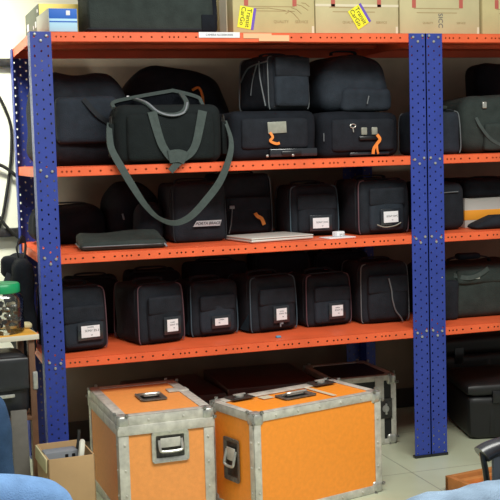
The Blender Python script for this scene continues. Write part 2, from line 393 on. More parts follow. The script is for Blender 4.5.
def camera_bag(label, loc, rz, w_, d, h, seed, pipe=PINK, card=None, pocket=(0.72, 0.66), group=None, body=BLACK, side=None, handle=True, name='camera_bag', both=True):
    """box shaped padded bag: loc = base centre of its FRONT face"""
    c = Vector(loc)+Vector((-math.sin(R(rz))*d/2, math.cos(R(rz))*d/2, 0))
    t = thing(name, label, 'bag', c, rz, group)
    obj('body', soft(w_, d, h, 0.028, 14, bulge=0.007, amp=0.009, fr=8, seed=seed, sag=0.006, taper=0.045), body, t)
    y = -d/2
    if pocket:
        pw, ph = w_*pocket[0], h*pocket[1]
        p = obj('front_pocket', soft(pw, 0.05, ph, 0.014, 8, bulge=0.003, amp=0.003, fr=14, seed=seed+3), SLATE if seed % 2 else body, t, loc=(0.004, y+0.004, h*0.07))
        fl = soft(pw*1.04, 0.02, ph*0.42, 0.008, 8, amp=0.002, fr=15, seed=seed+5)
        obj('pocket_flap', fl, body, p, loc=(0, -0.019, ph*0.62))
    if card:
        label_card(t, card[0], card[1], (card[2], y-0.032, card[3]), card[4], rot=card[5] if len(card) > 5 else 0)
    for sx in (-1, 1):
        P = [(sx*w_*0.46, y+0.012, 0.006), (sx*w_*0.49, y+0.010, 0.03), (sx*w_*0.488, y+0.012, h*0.5), (sx*w_*0.478, y+0.016, h-0.045), (sx*w_*0.45, y+0.020, h-0.012), (sx*w_*0.36, y+0.022, h-0.004)]
        obj('piping', tube(bmesh.new(), spline(P, 4), 0.0028, 6), pipe, t)
        if both:
            obj('piping', tube(bmesh.new(), spline([(x, -q-0.0, z) for x, q, z in P], 4), 0.0026, 6), pipe, t)
    obj('zipper', tube(bmesh.new(), [Vector((q[0]*0.99, -d/2+0.035+0.004, q[2])) for q in rrect(w_*1.0, h*0.98, 0.04, 0, 0.006)], 0.0032, 5, True), BLKWEB, t)
    if side:
        bm = bmesh.new(); vs = [bm.verts.new(v) for v in ((-w_/2-0.004, -d/2+0.02, 0.012), (-w_/2-0.004, -d/2+0.10, 0.012), (-w_/2-0.003, -d/2+0.02, h*0.36))]
        bm.faces.new(vs); bmesh.ops.solidify(bm, geom=bm.faces[:], thickness=0.003)
        obj('side_gusset', bm, TEALF, t)
    if handle: handle_arch(t, w_*0.6, h, 0.014, y=0.0)
    return t
def lab(a, b, c='', s=1.0):
    L = [(a, 0.0075*s, 0, 0.017*s), (b, 0.0125*s, 0.006, 0.003*s)]
    if c: L.append((c, 0.009*s, 0.006, -0.015*s))
    return L
G4 = 'padded camera bags on the lower shelf'
Z4, Z3, Z2, Z1 = SH[3]+0.0005, SH[2]+0.0005, SH[1]+0.0005, SH[0]+0.0005
camera_bag('boxy black bag with a wide white label card, beside the left blue post', (0.168, 0.125, Z4), 11, 0.222, 0.26, 0.262, 1, PINK, (0.078, 0.047, 0.022, 0.085, lab('CAMERA', 'SONY Z5-3', '01'), 0), (0.74, 0.62), G4)
camera_bag('boxy black bag with squarish label card, second along the lower shelf from the left', (0.508, 0.158, Z4), 14, 0.215, 0.26, 0.25, 2, PINK, (0.050, 0.050, 0.028, 0.078, lab('CAMERA', 'SONY Z5', '02', .75), 0), (0.68, 0.70), G4)
camera_bag('black bag with narrow low label strip and teal side, third along the lower shelf', (0.758, 0.235, Z4), 8, 0.222, 0.23, 0.235, 3, TEAL, (0.060, 0.030, 0.012, 0.066, [('CAMERA', 0.007, 0, .009), ('05', 0.009, -.01, -.004)], 0), (0.7, 0.66), G4, side=True)
b4 = camera_bag('black bag with square label card and grey scuffs, above the blue scrap on the shelf', (1.025, 0.225, Z4), 12, 0.238, 0.235, 0.245, 4, TEAL, (0.052, 0.050, 0.012, 0.080, lab('CAMERA', 'SONY Z5', '04', .75), 0), (0.72, 0.68), G4, side=True)
obj('scuff', plate(0.016, 0.008), GPLAST, b4, loc=(0.012, -0.1495, 0.040)); obj('scuff', plate(0.006, 0.018), GPLAST, b4, loc=(0.006, -0.1495, 0.034))
camera_bag('black bag with dusty pink piping and square card, fifth along the lower shelf', (1.294, 0.255, Z4), 7, 0.230, 0.22, 0.235, 5, PINK, (0.055, 0.048, 0.018, 0.072, lab('CAMERA', 'SONY Z5', '06', .78), 0), (0.74, 0.66), G4)
b6 = camera_bag('black bag without label, white cord down its front, by the double blue post', (1.548, 0.215, Z4), 0, 0.238, 0.25, 0.272, 6, GREYP, None, (0.78, 0.7), G4)
cordp = [(0.0, -0.158, 0.205), (0.012, -0.160, 0.15), (0.016, -0.160, 0.11), (0.03, -0.160, 0.06), (0.055, -0.158, 0.028), (0.068, -0.152, 0.006)]
tag(obj('cord', tube(bmesh.new(), [Vector(p)+Vector((1.548, 0.215+0.125, Z4)) for p in spline(cordp, 6)], 0.0034, 6), GREYP), 'thin white cord hanging down the unlabelled black bag', 'cord')
# second row behind them
GB = 'black bags in the second row of the lower shelf'
for i, (x, w_, h, lb) in enumerate([(0.28, 0.24, 0.25, 'dark bag standing behind the leftmost two labelled bags'), (0.56, 0.25, 0.262, 'dark bag whose top shows behind the second and third labelled bags'),
        (0.86, 0.28, 0.285, 'dark bag whose top rises behind the third and fourth labelled bags'), (1.17, 0.27, 0.315, 'tallest dark bag humped behind the fourth and fifth labelled bags'), (1.47, 0.27, 0.30, 'dark bag behind the fifth bag and the corded bag')]):
    camera_bag(lb, (x, 0.51, Z4), (i*37 % 9)-4, w_, 0.2, h, 11+i, BLKWEB, None, None, GB, body=BLACK2, both=False)
tag(obj('scrap', soft(0.022, 0.018, 0.010, 0.004, 3, amp=0.003, seed=4), TEALB, loc=(0.985, 0.075, Z4)), 'tiny blue scrap on the orange lower shelf', 'scrap')

# ---- middle shelf (z3)
G3 = 'padded camera bags on the middle shelf'
d_ = camera_bag('black bag with a white italic name plate, under the hanging grey strap', (0.70, 0.215, Z3), 1, 0.236, 0.28, 0.252, 21, BLKWEB, None, None, G3)
pl = bmesh.new(); vs = [pl.verts.new(v) for v in ((-0.066, 0, -0.012), (0.052, 0, -0.012), (0.060, 0, 0.012), (-0.050, 0, 0.012))]; pl.faces.new(vs); bmesh.ops.solidify(pl, geom=pl.faces[:], thickness=0.002)
np_ = obj('name_plate', pl, WHITE, d_, loc=(0.028, -0.156, 0.080)); np_['label'] = 'white slanted name plate'
text('PORTA BRACE', 0.0165, DINK, np_, (-0.002, -0.0025, 0), shear=0.35)
ob = camera_bag('black bag with an orange ribbon on its zip, behind the silver laptop', (0.958, 0.385, Z3), 0, 0.25, 0.28, 0.275, 22, GREYP, None, (0.8, 0.55), G3)
rb = bmesh.new(); ribbon(rb, spline([(0.028, -0.178, 0.105), (0.035, -0.185, 0.092), (0.052, -0.186, 0.082), (0.060, -0.184, 0.07), (0.066, -0.184, 0.052)], 5), 0.016, 0.002)
k_ = obj('ribbon_tag', rb, ORTAG, ob); k_['label'] = 'orange ribbon tag'
obj('zip_pull', tube(bmesh.new(), [(-0.075, -0.175, 0.135), (-0.085, -0.18, 0.06), (-0.095, -0.178, 0.02)], 0.003, 6), GREYP, ob)
obj('buckle', bx((-0.09, -0.182, 0.128), (-0.066, -0.170, 0.142), 0.003), GPLAST, ob)
camera_bag('black bag with grey piping and tilted label card, right of the silver laptop', (1.222, 0.225, Z3), -3, 0.225, 0.26, 0.222, 24, TEAL, (0.073, 0.045, 0.014, 0.058, lab('', 'SONY DVC', '12', .9), 0), (0.76, 0.72), G3)
r2 = camera_bag('black bag with pink piping and crumpled label sleeve, next to the double post', (1.503, 0.115, Z3), 3, 0.246, 0.28, 0.24, 25, PINK, (0.070, 0.048, 0.012, 0.077, lab('', 'SONY DVC', '14', .9), -1), (0.66, 0.74), G3)
obj('sleeve_edge', tube(bmesh.new(), spline([(-0.055, -0.174, 0.046), (-0.02, -0.176, 0.034), (0.03, -0.176, 0.038), (0.06, -0.174, 0.05)], 5), 0.0025, 5), CLEAR, r2)
camera_bag('narrow dark bag with pink piping, squeezed behind the two right bags of the middle shelf', (1.375, 0.50, Z3), 0, 0.17, 0.25, 0.205, 26, PINK, None, None, G3, body=BLACK2)
# left of the middle shelf
t = thing('soft_case', 'dark green flat padded pouch lying at the left end of the middle shelf', 'case', (0.345, 0.165, Z3), -4)
bm = soft(0.345, 0.22, 0.036, 0.017, 14, amp=0.006, fr=6, seed=31)
for v in bm.verts: v.co.z *= 1+0.75*max(0, (v.co.y+0.08)/0.19)
obj('body', bm, OLIVE, t)
obj('zipper', tube(bmesh.new(), [(q[0], q[2], 0.018) for q in rrect(0.35, 0.222, 0.03, 0, -0.111)], 0.003, 6, True), GREYP, t)
obj('zip_pull', tube(bmesh.new(), [(0.160, -0.10, 0.024), (0.172, -0.118, 0.006)], 0.004, 6), GPLAST, t)
t = thing('duffel_bag', 'low dark duffel behind the flat green pouch by the left post', 'bag', (0.19, 0.58, Z3), 0)
obj('body', soft(0.30, 0.26, 0.165, 0.06, 14, bulge=0.01, amp=0.012, seed=32), BLACK2, t)
handle_arch(t, 0.18, 0.163, 0.012)
t = thing('duffel_bag', 'dark humped bag standing between the green pouch and the name plate bag', 'bag', (0.47, 0.56, Z3), 4)
obj('body', soft(0.21, 0.28, 0.225, 0.07, 14, bulge=0.01, amp=0.016, seed=33, dome=0.03), BLACK2, t)
obj('zip_pull', tube(bmesh.new(), [(-0.075, -0.148, 0.125), (-0.07, -0.152, 0.10)], 0.004, 6), GPLAST, t)
t = thing('tote_bag', 'small dark bag slumped in front of the humped bag, left of name plate bag', 'bag', (0.505, 0.365, Z3), -6)
obj('body', soft(0.14, 0.11, 0.165, 0.05, 12, amp=0.015, seed=34, taper=0.18), BLACK, t)
# laptop, papers
t = thing('laptop', 'closed silver laptop lying flat on the middle shelf', 'laptop', (0.985, 0.165, Z3), 11)
obj('base', bx((-0.15, -0.12, 0.002), (0.15, 0.12, 0.013), 0.005, 3), LAPT, t)
obj('lid', bx((-0.15, -0.12, 0.0142), (0.15, 0.12, 0.0205), 0.0028, 3), LAPT, t)
for x in (-.14, .14):
    for y in (-.1, .1): obj('rubber_foot', bx((x-.008, y-.008, 0), (x+.008, y+.008, 0.0025), .001), PLAST, t)
t = obj('paper', bx((-0.065, -0.045, 0), (0.065, 0.045, 0.004), 0.001), WHITE, loc=(1.262, 0.075, Z3), rot=(0, 0, R(9))); tag(t, 'small white card lying on the middle shelf beside the laptop', 'paper')
t = thing('power_adapter', 'white plug adapter on the white card right of the laptop', 'adapter', (1.272, 0.085, Z3+0.0042), 20)
obj('body', bx((-0.022, -0.018, 0), (0.022, 0.018, 0.022), 0.005, 3), WHITE, t)
for x in (-.008, .008): obj('prong', bx((x-.002, -.03, .009), (x+.002, -.016, .013), .0005), STEEL, t)

# ---- upper shelf (z2)
# grey messenger bag
t = thing('messenger_bag', 'grey green canvas shoulder bag with open lid, front of the upper shelf', 'bag', (0.532, 0.09, Z2), 1)
def mb(bm): return bm
obj('body', soft(0.425, 0.15, 0.232, 0.035, 18, bulge=0.012, amp=0.006, fr=7, seed=41), GREYBAG, t)
fp = obj('front_pocket', soft(0.35, 0.04, 0.185, 0.016, 12, bulge=0.004, amp=0.003, seed=42), GREYBAG, t, loc=(0, -0.078, 0.012))
rim = [(-0.205, 0.01, 0.225), (-0.20, 0.04, 0.25), (-0.12, 0.05, 0.268), (0.03, 0.055, 0.292), (0.06, 0.055, 0.293), (0.15, 0.05, 0.268), (0.165, 0.04, 0.245), (0.165, 0.01, 0.22)]
bm = bmesh.new(); ribbon(bm, spline(rim, 6), 0.014, 0.012, (0, -1, 0)); obj('lid_rim', bm, WEB, t)
bm = bmesh.new(); lo = spline(rim, 6); vs0 = [bm.verts.new(p) for p in lo]; vs1 = [bm.verts.new((p.x*0.98, p.y+0.01, 0.215)) for p in lo]
for i in range(len(lo)-1): bm.faces.new((vs0[i], vs0[i+1], vs1[i+1], vs1[i]))
bmesh.ops.solidify(bm, geom=bm.faces[:], thickness=0.006); obj('lid', bm, BLACK2, t)
bm = bmesh.new(); ribbon(bm, spline([(-0.115, 0.035, 0.262), (-0.09, -0.05, 0.242), (-0.055, -0.092, 0.205), (0.0, -0.104, 0.192), (0.05, -0.095, 0.203), (0.078, -0.05, 0.24), (0.075, 0.03, 0.285)], 7), 0.020, 0.006, (0, -0.5, 1)); obj('top_handle', bm, WEB, t)
obj('handle_piping', tube(bmesh.new(), spline([(-0.11, 0.02, 0.262), (-0.086, -0.056, 0.242), (-0.05, -0.1, 0.203), (0.0, -0.112, 0.188), (0.052, -0.102, 0.200), (0.08, -0.056, 0.24)], 7), 0.004, 6), GPLAST, t)
for pts, wv in (([(-0.078, -0.103, 0.205), (-0.066, -0.106, 0.15), (-0.046, -0.108, 0.08), (-0.02, -0.11, 0.035), (0.0, -0.112, 0.012), (0.012, -0.112, -0.012)], 0.037), ([(0.128, -0.103, 0.205), (0.115, -0.106, 0.15), (0.096, -0.108, 0.08), (0.072, -0.11, 0.04), (0.03, -0.113, 0.012), (-0.016, -0.114, -0.03)], 0.037)):
    bm = bmesh.new(); P = spline(pts, 5); ribbon(bm, P, wv, 0.005, wids=[wv*(1-0.35*i/len(P)) for i in range(len(P))]); obj('front_strap', bm, WEB, t)
bm = bmesh.new(); ribbon(bm, spline([(-0.02, -0.116, 0.026), (0.02, -0.119, 0.03), (0.05, -0.116, 0.018)], 4), 0.05, 0.006); obj('strap_wrap', bm, WEB, t)
P = spline([(-0.232, -0.02, 0.165), (-0.245, -0.075, 0.115), (-0.243, -0.10, 0.06), (-0.21, -0.112, -0.01), (-0.165, -0.112, -0.09), (-0.12, -0.110, -0.16), (-0.07, -0.108, -0.212), (-0.005, -0.106, -0.236), (0.06, -0.106, -0.215), (0.125, -0.108, -0.155), (0.19, -0.112, -0.075), (0.232, -0.112, 0.02), (0.247, -0.09, 0.09), (0.243, -0.03, 0.165)], 7)
bm = bmesh.new(); nP = len(P); wd = []
for i in range(nP):
    u = i/nP; wd.append(0.030*(0.5+0.5*abs(math.sin(u*math.pi*2+0.25))))
rings = []
for i, p in enumerate(P):
    u = i/nP; tt = (P[min(i+1, nP-1)]-P[max(i-1, 0)]).normalized(); fc = Vector((0.25*math.sin(u*9), -1, 0.35*math.cos(u*7))).normalized()
    s = tt.cross(fc).normalized(); nn = s.cross(tt)
    rings.append([bm.verts.new(p+s*a*wd[i]/2+nn*b*0.0022) for a, b in ((-1, -1), (1, -1), (1, 1), (-1, 1))])
for i in range(nP-1):
    for k in range(4): bm.faces.new((rings[i][k], rings[i][(k+1) % 4], rings[i+1][(k+1) % 4], rings[i+1][k]))
obj('shoulder_strap', bm, WEB, t)
for x in (-0.228, 0.235): 
    obj('strap_ring', tube(bmesh.new(), [(x, -0.03+0.014*math.cos(a*.5), 0.172+0.018*math.sin(a*.5)) for a in range(13)], 0.003, 6, True), DSTEEL, t)
    obj('side_tab', bx((x-0.01, -0.045, 0.03), (x+0.01, 0.0, 0.165), 0.006), GREYBAG, t)
# bags behind it
t = thing('duffel_bag', 'big dark slouching bag behind the left post on the upper shelf', 'bag', (0.235, 0.47, Z2), 5)
obj('body', soft(0.37, 0.40, 0.385, 0.075, 18, bulge=0.012, amp=0.03, fr=6, seed=51, taper=0.05), BLACK, t)
obj('front_pocket', soft(0.26, 0.06, 0.19, 0.025, 10, amp=0.008, seed=52), SLATE, t, loc=(-0.01, -0.215, 0.09))
bm = bmesh.new(); ribbon(bm, spline([(-0.03, -0.245, 0.27), (0.03, -0.255, 0.2), (0.10, -0.25, 0.16), (0.16, -0.235, 0.15)], 5), 0.02, 0.004); obj('strap', bm, BLKWEB, t)
obj('tag', plate(0.01, 0.025), WHITE, t, loc=(0.165, -0.222, 0.27))
t = thing('duffel_bag', 'domed black bag with an orange zip cord behind the grey shoulder bag', 'bag', (0.70, 0.615, Z2), 3)
obj('body', soft(0.50, 0.23, 0.35, 0.10, 18, bulge=0.015, amp=0.024, fr=6, seed=53, dome=0.085), BLACK, t)
# bag rises at left as a low shoulder
oc = obj('zip_cord', tube(bmesh.new(), spline([(0.05, -0.125, 0.315), (0.075, -0.14, 0.325), (0.09, -0.145, 0.29), (0.092, -0.145, 0.25), (0.10, -0.14, 0.20)], 5), 0.006, 7), ORTAG, t); oc['label'] = 'orange zip cord'
t = thing('duffel_bag', 'low dark bag end between the slouching bag and grey bag lid', 'bag', (0.49, 0.26, Z2), 0)
obj('body', soft(0.12, 0.1, 0.25, 0.05, 10, amp=0.012, seed=54), BLACK2, t)
# rolling bag with clear pocket and bag on it
t = thing('trolley_bag', 'wide black wheeled bag with clear card pocket and orange tag, carrying another bag', 'bag', (1.005, 0.30, Z2), 2)
obj('body', soft(0.385, 0.34, 0.205, 0.035, 16, bulge=0.006, amp=0.006, seed=55), BLACK2, t)
obj('front_pocket', soft(0.30, 0.04, 0.13, 0.016, 9, amp=0.003, seed=56), BLACK, t, loc=(0.0, -0.165, 0.045))
cp = obj('clear_pocket', plate(0.084, 0.048, 0.003, 0.002), CLEAR, t, loc=(0.005, -0.187, 0.135), rot=(0, R(-2), 0)); cp['label'] = 'cloudy clear card pocket'
bm = bmesh.new(); ribbon(bm, spline([(-0.028, -0.19, 0.115), (-0.018, -0.195, 0.095), (-0.030, -0.196, 0.08), (-0.006, -0.198, 0.068), (0.012, -0.196, 0.07)], 5), 0.011, 0.002); k_ = obj('ribbon_tag', bm, ORTAG, t); k_['label'] = 'orange ribbon tag'
obj('skid_plate', bx((-0.03, -0.192, 0.012), (0.185, -0.172, 0.046), 0.005), SLEEVE, t)
obj('pull_handle', bx((0.02, -0.2, 0.018), (0.11, -0.19, 0.036), 0.004), PLAST, t)
for x in (-.045, .07): obj('rivet', soft(0.012, 0.008, 0.012, 0.004, 2), STEEL, t, loc=(x, -0.197, 0.012))
ub = camera_bag('upright black bag with grey piping, stacked on the wheeled bag', (1.098, 0.165, Z2+0.207), 15, 0.212, 0.25, 0.232, 57, GREYP, None, (0.80, 0.86), None, body=BLACK)
obj('piping', tube(bmesh.new(), spline([(-0.111, -0.06, 0.21), (-0.112, -0.065, 0.14), (-0.111, -0.10, 0.02)], 4), 0.0034, 6), GREYP, ub)
obj('piping', tube(bmesh.new(), spline([(-0.112, -0.045, 0.20), (-0.113, -0.01, 0.13), (-0.112, 0.01, 0.07)], 4), 0.0034, 6), GREYP, ub)
obj('piping', tube(bmesh.new(), spline([(-0.108, -0.115, 0.205), (-0.112, -0.06, 0.20), (-0.111, 0.03, 0.185), (-0.111, 0.09, 0.13)], 4), 0.0034, 6), GREYP, ub)
# bag with clasps and bag on it
t = thing('camera_bag', 'wide black bag with two pale clasps and an orange tag, carrying a domed bag', 'bag', (1.415, 0.335, Z2), 2)
obj('body', soft(0.375, 0.33, 0.195, 0.035, 16, bulge=0.008, amp=0.008, seed=58), BLACK2, t)
obj('front_pocket', soft(0.30, 0.04, 0.14, 0.016, 9, amp=0.004, seed=59), BLACK, t, loc=(0.01, -0.16, 0.025))
for x in (0.008, 0.058): c_ = obj('clasp', bx((x-0.014, -0.187, 0.095), (x+0.014, -0.178, 0.128), 0.004), CLEAR, t); c_['label'] = 'pale metal clasp'
obj('carry_handle', bx((-0.02, -0.196, 0.072), (0.075, -0.18, 0.092), 0.008), PLAST, t)
bm = bmesh.new(); ribbon(bm, spline([(0.062, -0.198, 0.095), (0.075, -0.2, 0.075), (0.06, -0.2, 0.055), (0.045, -0.2, 0.035), (0.042, -0.198, 0.012)], 5), 0.014, 0.002); k_ = obj('ribbon_tag', bm, ORTAG, t); k_['label'] = 'orange ribbon tag'
bm = bmesh.new(); ribbon(bm, spline([(0.06, -0.2, 0.055), (0.06, -0.203, 0.03), (0.066, -0.2, 0.012)], 5), 0.009, 0.002); k_ = obj('ribbon_tag', bm, ORTAG, t); k_['label'] = 'orange ribbon tag'
obj('key_ring', tube(bmesh.new(), [(-0.045+0.013*math.cos(a*.52), -0.184, 0.135+0.008*math.sin(a*.52)) for a in range(12)], 0.0026, 6, True), STEEL, t)
obj('zip_pull', tube(bmesh.new(), [(-0.045, -0.184, 0.126), (-0.043, -0.185, 0.108)], 0.0026, 6), STEEL, t)
obj('tag', plate(0.004, 0.035), GREYP, t, loc=(-0.178, -0.172, 0.09))
obj('base_rail', bx((-0.06, -0.18, 0.008), (0.13, -0.168, 0.02), 0.003), SLEEVE, t)
t = thing('backpack', 'domed dark grey padded bag stacked on the bag with clasps', 'bag', (1.425, 0.36, Z2+0.199), 3)
obj('body', soft(0.345, 0.30, 0.225, 0.05, 18, bulge=0.012, amp=0.018, fr=6, seed=60, dome=0.03, taper=0.10), SLATE, t)
obj('front_pocket', soft(0.24, 0.06, 0.10, 0.025, 10, amp=0.008, seed=61), SLATE, t, loc=(0.03, -0.15, 0.0))
handle_arch(t, 0.12, 0.26, 0.012)
obj('zip_pull', tube(bmesh.new(), [(0.03, -0.188, 0.065), (0.02, -0.19, 0.03)], 0.003, 6), GREYP, t)
t = thing('pouch', 'small black bag in the corner behind the domed bag, by the double post', 'bag', (1.57, 0.635, Z2), 0)
obj('body', soft(0.15, 0.2, 0.285, 0.06, 12, amp=0.01, seed=62, dome=0.02), BLACK2, t)
handle_arch(t, 0.08, 0.30, 0.01)

# ------------------------------------------------------------------ top of the rack
t = thing('carton', 'blue and white printed box at the left end of the rack top', 'box', (0.124, 0.165, Z1), 2)
obj('body', bx((-0.056, -0.14, 0), (0.056, 0.14, 0.09), 0.002), mat('grey_white_board', (196, 200, 190), .8), t)
obj('front_print', bx((-0.053, -0.1425, 0.050), (0.0545, -0.140, 0.089), 0.001), BLUEBOX, t)
obj('front_print', bx((-0.053, -0.1425, 0.002), (0.0545, -0.140, 0.052), 0.001), CYAN, t)
obj('blue_band', bx((-0.053, -0.1432, 0.037), (0.0545, -0.1425, 0.042)), BLUEBOX, t)
obj('white_mark', soft(0.016, 0.002, 0.018, 0.001, 2), WHITE, t, loc=(0.02, -0.1432, 0.064))
t = thing('carton', 'grey sided yellow edged box behind the blue and white box', 'box', (0.160, 0.53, Z1), 1)
obj('body', bx((-0.085, -0.2, 0), (0.085, 0.2, 0.148), 0.002), YCARD, t)
obj('side_panel', bx((-0.088, -0.2, 0.001), (-0.085, 0.2, 0.147), 0.001), GREYC, t)
obj('sticker', bx((-0.0895, -0.13, 0.06), (-0.088, -0.1, 0.085)), WHITE, t); obj('sticker', bx((-0.0895, -0.185, 0.115), (-0.088, -0.165, 0.128)), WHITE, t)
obj('sticker', bx((-0.0895, 0.10, 0.07), (-0.088, 0.15, 0.1)), WHITE, t); obj('sticker', bx((-0.0895, -0.05, 0.06), (-0.088, -0.04, 0.075)), WHITE, t)
t = thing('equipment_case', 'long black soft equipment case on the rack top beside the yellow edged box', 'case', (0.487, 0.185, Z1), 0)
obj('body', soft(0.505, 0.26, 0.20, 0.02, 14, bulge=0.006, amp=0.004, seed=70), OLIVE, t)
obj('base_piping', tube(bmesh.new(), [(q[0], q[2], 0.016) for q in rrect(0.508, 0.256, 0.02, 0, -0.128)], 0.006, 6, True), BLKWEB, t)
obj('lid_piping', tube(bmesh.new(), [(q[0], q[2], 0.165) for q in rrect(0.51, 0.26, 0.02, 0, -0.13)], 0.005, 6, True), BLKWEB, t)
obj('corner_flap', bx((0.20, -0.137, 0.01), (0.254, -0.128, 0.075), 0.004), BLACK2, t)
obj('side_pocket', soft(0.04, 0.18, 0.15, 0.015, 8, amp=0.004, seed=71), BLACK2, t, loc=(0.262, 0.0, 0.01))
handle_arch(t, 0.18, 0.2, 0.02)
def shipping_carton(x0, x1, h, label, y0=0.075, d=0.36, m_=CARD, words=(), arrows=(), tapeline=None):
    w_ = x1-x0
    t = thing('shipping_carton', label, 'box', ((x0+x1)/2, y0+d/2, Z1), 0, 'cardboard shipping cartons on the rack top')
    obj('body', bx((-w_/2, -d/2, 0), (w_/2, d/2, h), 0.004), m_, t)
    y = -d/2
    obj('tape', bx((-0.03, -d/2, h), (0.03, d/2, h+0.001)), TAPE, t)
    for a in arrows: obj('red_mark', plate(0.018, 0.038, 0.0008), REDINK, t, loc=(a, y-0.0002, 0.135))
    for s, sz, dx, dz, rt in words: text(s, sz, BRINK if sz < 0.02 else INK, t, (dx, y-0.0006, dz), (90, rt, 0), name='printed_word')
    if tapeline: obj('tape', bx((-w_/2, y-0.001, tapeline-0.005), (w_/2, y, tapeline+0.005)), TAPE, t)
    # tape tail and print lines
    obj('tape_tail', bx((w_/2-0.014, y-0.0012, 0.0), (w_/2-0.004, y, 0.035)), TAPE, t)
    for z, l in ((0.094, 0.16), (0.112, 0.18)): obj('print_line', bx((-l*0.7, y-0.0006, z), (l*0.5, y, z+0.003)), BRINK, t)
    return t
def sticker(t, loc, rot):
    k = obj('sticker', plate(0.058, 0.088, 0.001), YEL, t, loc=loc, rot=(0, R(rot), 0)); k['label'] = 'yellow transit cargo sticker'
    obj('sticker_band', plate(0.012, 0.088, 0.0006), PURP, k, loc=(0.035, 0, 0))
    text('Transit', 0.027, DINK, k, (0.012, -0.0014, 0), (90, 90, 0)); text('CarGo', 0.027, DINK, k, (-0.013, -0.0014, 0.004), (90, 90, 0))
c1 = shipping_carton(0.826, 1.182, 0.21, 'tan carton with upright yellow sticker, next to the black equipment case', words=[('QUALITY', 0.016, 0.03, 0.052, 0), ('SERVICE', 0.016, 0.12, 0.052, 0)], arrows=(-0.12, 0.09))
sticker(c1, (-0.125, -0.1812, 0.068), 10)
obj('side_tape', bx((-0.182, -0.1, 0.0), (-0.178, 0.0, 0.21)), TAPE, c1)
bm = bmesh.new()
for a, b in (((0.06, .10), (0.11, .06)), ((.075, .11), (.12, .085)), ((.09, .125), (.15, .10)), ((.12, .13), (.155, .115)), ((0.05, .085), (.09, .095)), ((-.1, .105), (.05, .098))):
    tube(bm, [(a[0], -0.1805, a[1]), ((a[0]+b[0])/2, -0.1805, (a[1]+b[1])/2+.006), (b[0], -0.1805, b[1])], 0.0012, 4)
obj('pen_scrawl', bm, BRINK, c1)
c2 = shipping_carton(1.186, 1.565, 0.205, 'pale carton with slanted yellow sticker and white tape line', m_=CARD2, words=[('QUALITY', 0.014, -0.04, 0.052, 0), ('SERVICE', 0.014, 0.11, 0.052, 0)], arrows=(-0.11, 0.10), tapeline=0.122)
sticker(c2, (0.003, -0.1822, 0.074), -32)
c3 = shipping_carton(1.572, 1.955, 0.22, 'carton with sideways black letters, above the double blue post', m_=CARD2, words=[('SICC', 0.03, 0.0, 0.062, 90), ('QUALITY', 0.012, -.06, .052, 0), ('SERVICE', 0.012, .1, .052, 0)], arrows=(-0.125, 0.10))
c4 = shipping_carton(1.968, 2.36, 0.215, 'rightmost pale carton on the rack top, cut by the frame', m_=CARD, words=[('QUALITY', 0.014, -0.03, 0.052, 0)], arrows=(-0.125, 0.10))

# ------------------------------------------------------------------ right rack contents
t = camera_bag('black bag with pale piping beside the double post on the right rack', (1.795, 0.13, Z2), 0, 0.195, 0.26, 0.195, 81, GREYP, None, None, None, body=SLATE)
obj('flap', soft(0.12, 0.08, 0.016, 0.007, 6, amp=0.005, seed=82), OLIVE, t, loc=(-0.02, -0.07, 0.197))
obj('zip_pull', tube(bmesh.new(), [(-0.05, -0.137, 0.075), (-0.06, -0.14, 0.045), (-0.07, -0.138, 0.008)], 0.006, 6), STEEL, t)
t = thing('duffel_bag', 'large grey green duffel at the right end of the upper shelf', 'bag', (2.15, 0.33, Z2), -3)
obj('body', soft(0.44, 0.36, 0.25, 0.06, 16, bulge=0.012, amp=0.012, seed=83, dome=0.01), OLIVE, t)
obj('strap_ring', soft(0.022, 0.01, 0.03, 0.005, 4), STEEL, t, loc=(-0.125, -0.19, 0.20))
bm = bmesh.new(); ribbon(bm, spline([(-0.165, -0.185, 0.16), (-0.15, -0.2, 0.12), (-0.10, -0.205, 0.06), (-0.02, -0.205, 0.025), (0.08, -0.205, 0.02)], 6), 0.014, 0.004); obj('strap', bm, WEB, t)
obj('front_pocket', soft(0.32, 0.04, 0.12, 0.016, 8, amp=0.005, seed=84), OLIVE, t, loc=(0.03, -0.185, 0.01))
t = thing('suit_bag', 'tall dark bag standing behind the grey green duffel', 'bag', (2.44, 0.64, Z2), 0)
obj('body', soft(0.44, 0.18, 0.44, 0.06, 12, amp=0.015, seed=85), BLACK2, t)
t = thing('camera_bag', 'dark rounded bag with a thin pale seam beside the double post', 'bag', (1.80, 0.25, Z3), 0)
obj('body', soft(0.215, 0.26, 0.215, 0.045, 12, amp=0.008, seed=86), BLACK, t)
obj('seam', tube(bmesh.new(), spline([(-0.075, -0.134, 0.165), (0.0, -0.139, 0.17), (0.06, -0.138, 0.172)], 4), 0.0025, 5), GREYP, t)
t = thing('parcel', 'grey box with a broad orange stripe on the right rack', 'box', (2.12, 0.36, Z3), 0)
obj('body', bx((-0.175, -0.15, 0), (0.175, 0.15, 0.135), 0.003), BAGGREY, t)
obj('stripe', bx((-0.1765, -0.1515, 0.035), (0.1765, 0.1515, 0.08), 0.001), ORSTR, t)
t = thing('flat_case', 'flat black case lying on the grey and orange box', 'case', (2.13, 0.36, Z3+0.1355), 2)
obj('body', soft(0.40, 0.34, 0.085, 0.03, 12, amp=0.006, seed=87), BLACK2, t)
handle_arch(t, 0.14, 0.08, 0.01)
t = thing('pouch', 'low black pouch in front of the grey and orange box', 'bag', (2.08, 0.12, Z3), -4)
bm = soft(0.30, 0.12, 0.058, 0.028, 12, amp=0.004, seed=88)
for v in bm.verts: v.co.z *= 0.35+0.65*min(1, max(0, (v.co.x+0.15)/0.10))
obj('body', bm, BLACK, t)
t = thing('equipment_bag', 'large olive black equipment bag on the lower shelf of the right rack', 'bag', (2.03, 0.34, Z4), -2)
obj('body', soft(0.50, 0.36, 0.235, 0.035, 16, bulge=0.008, amp=0.008, seed=89), OLIVE, t)
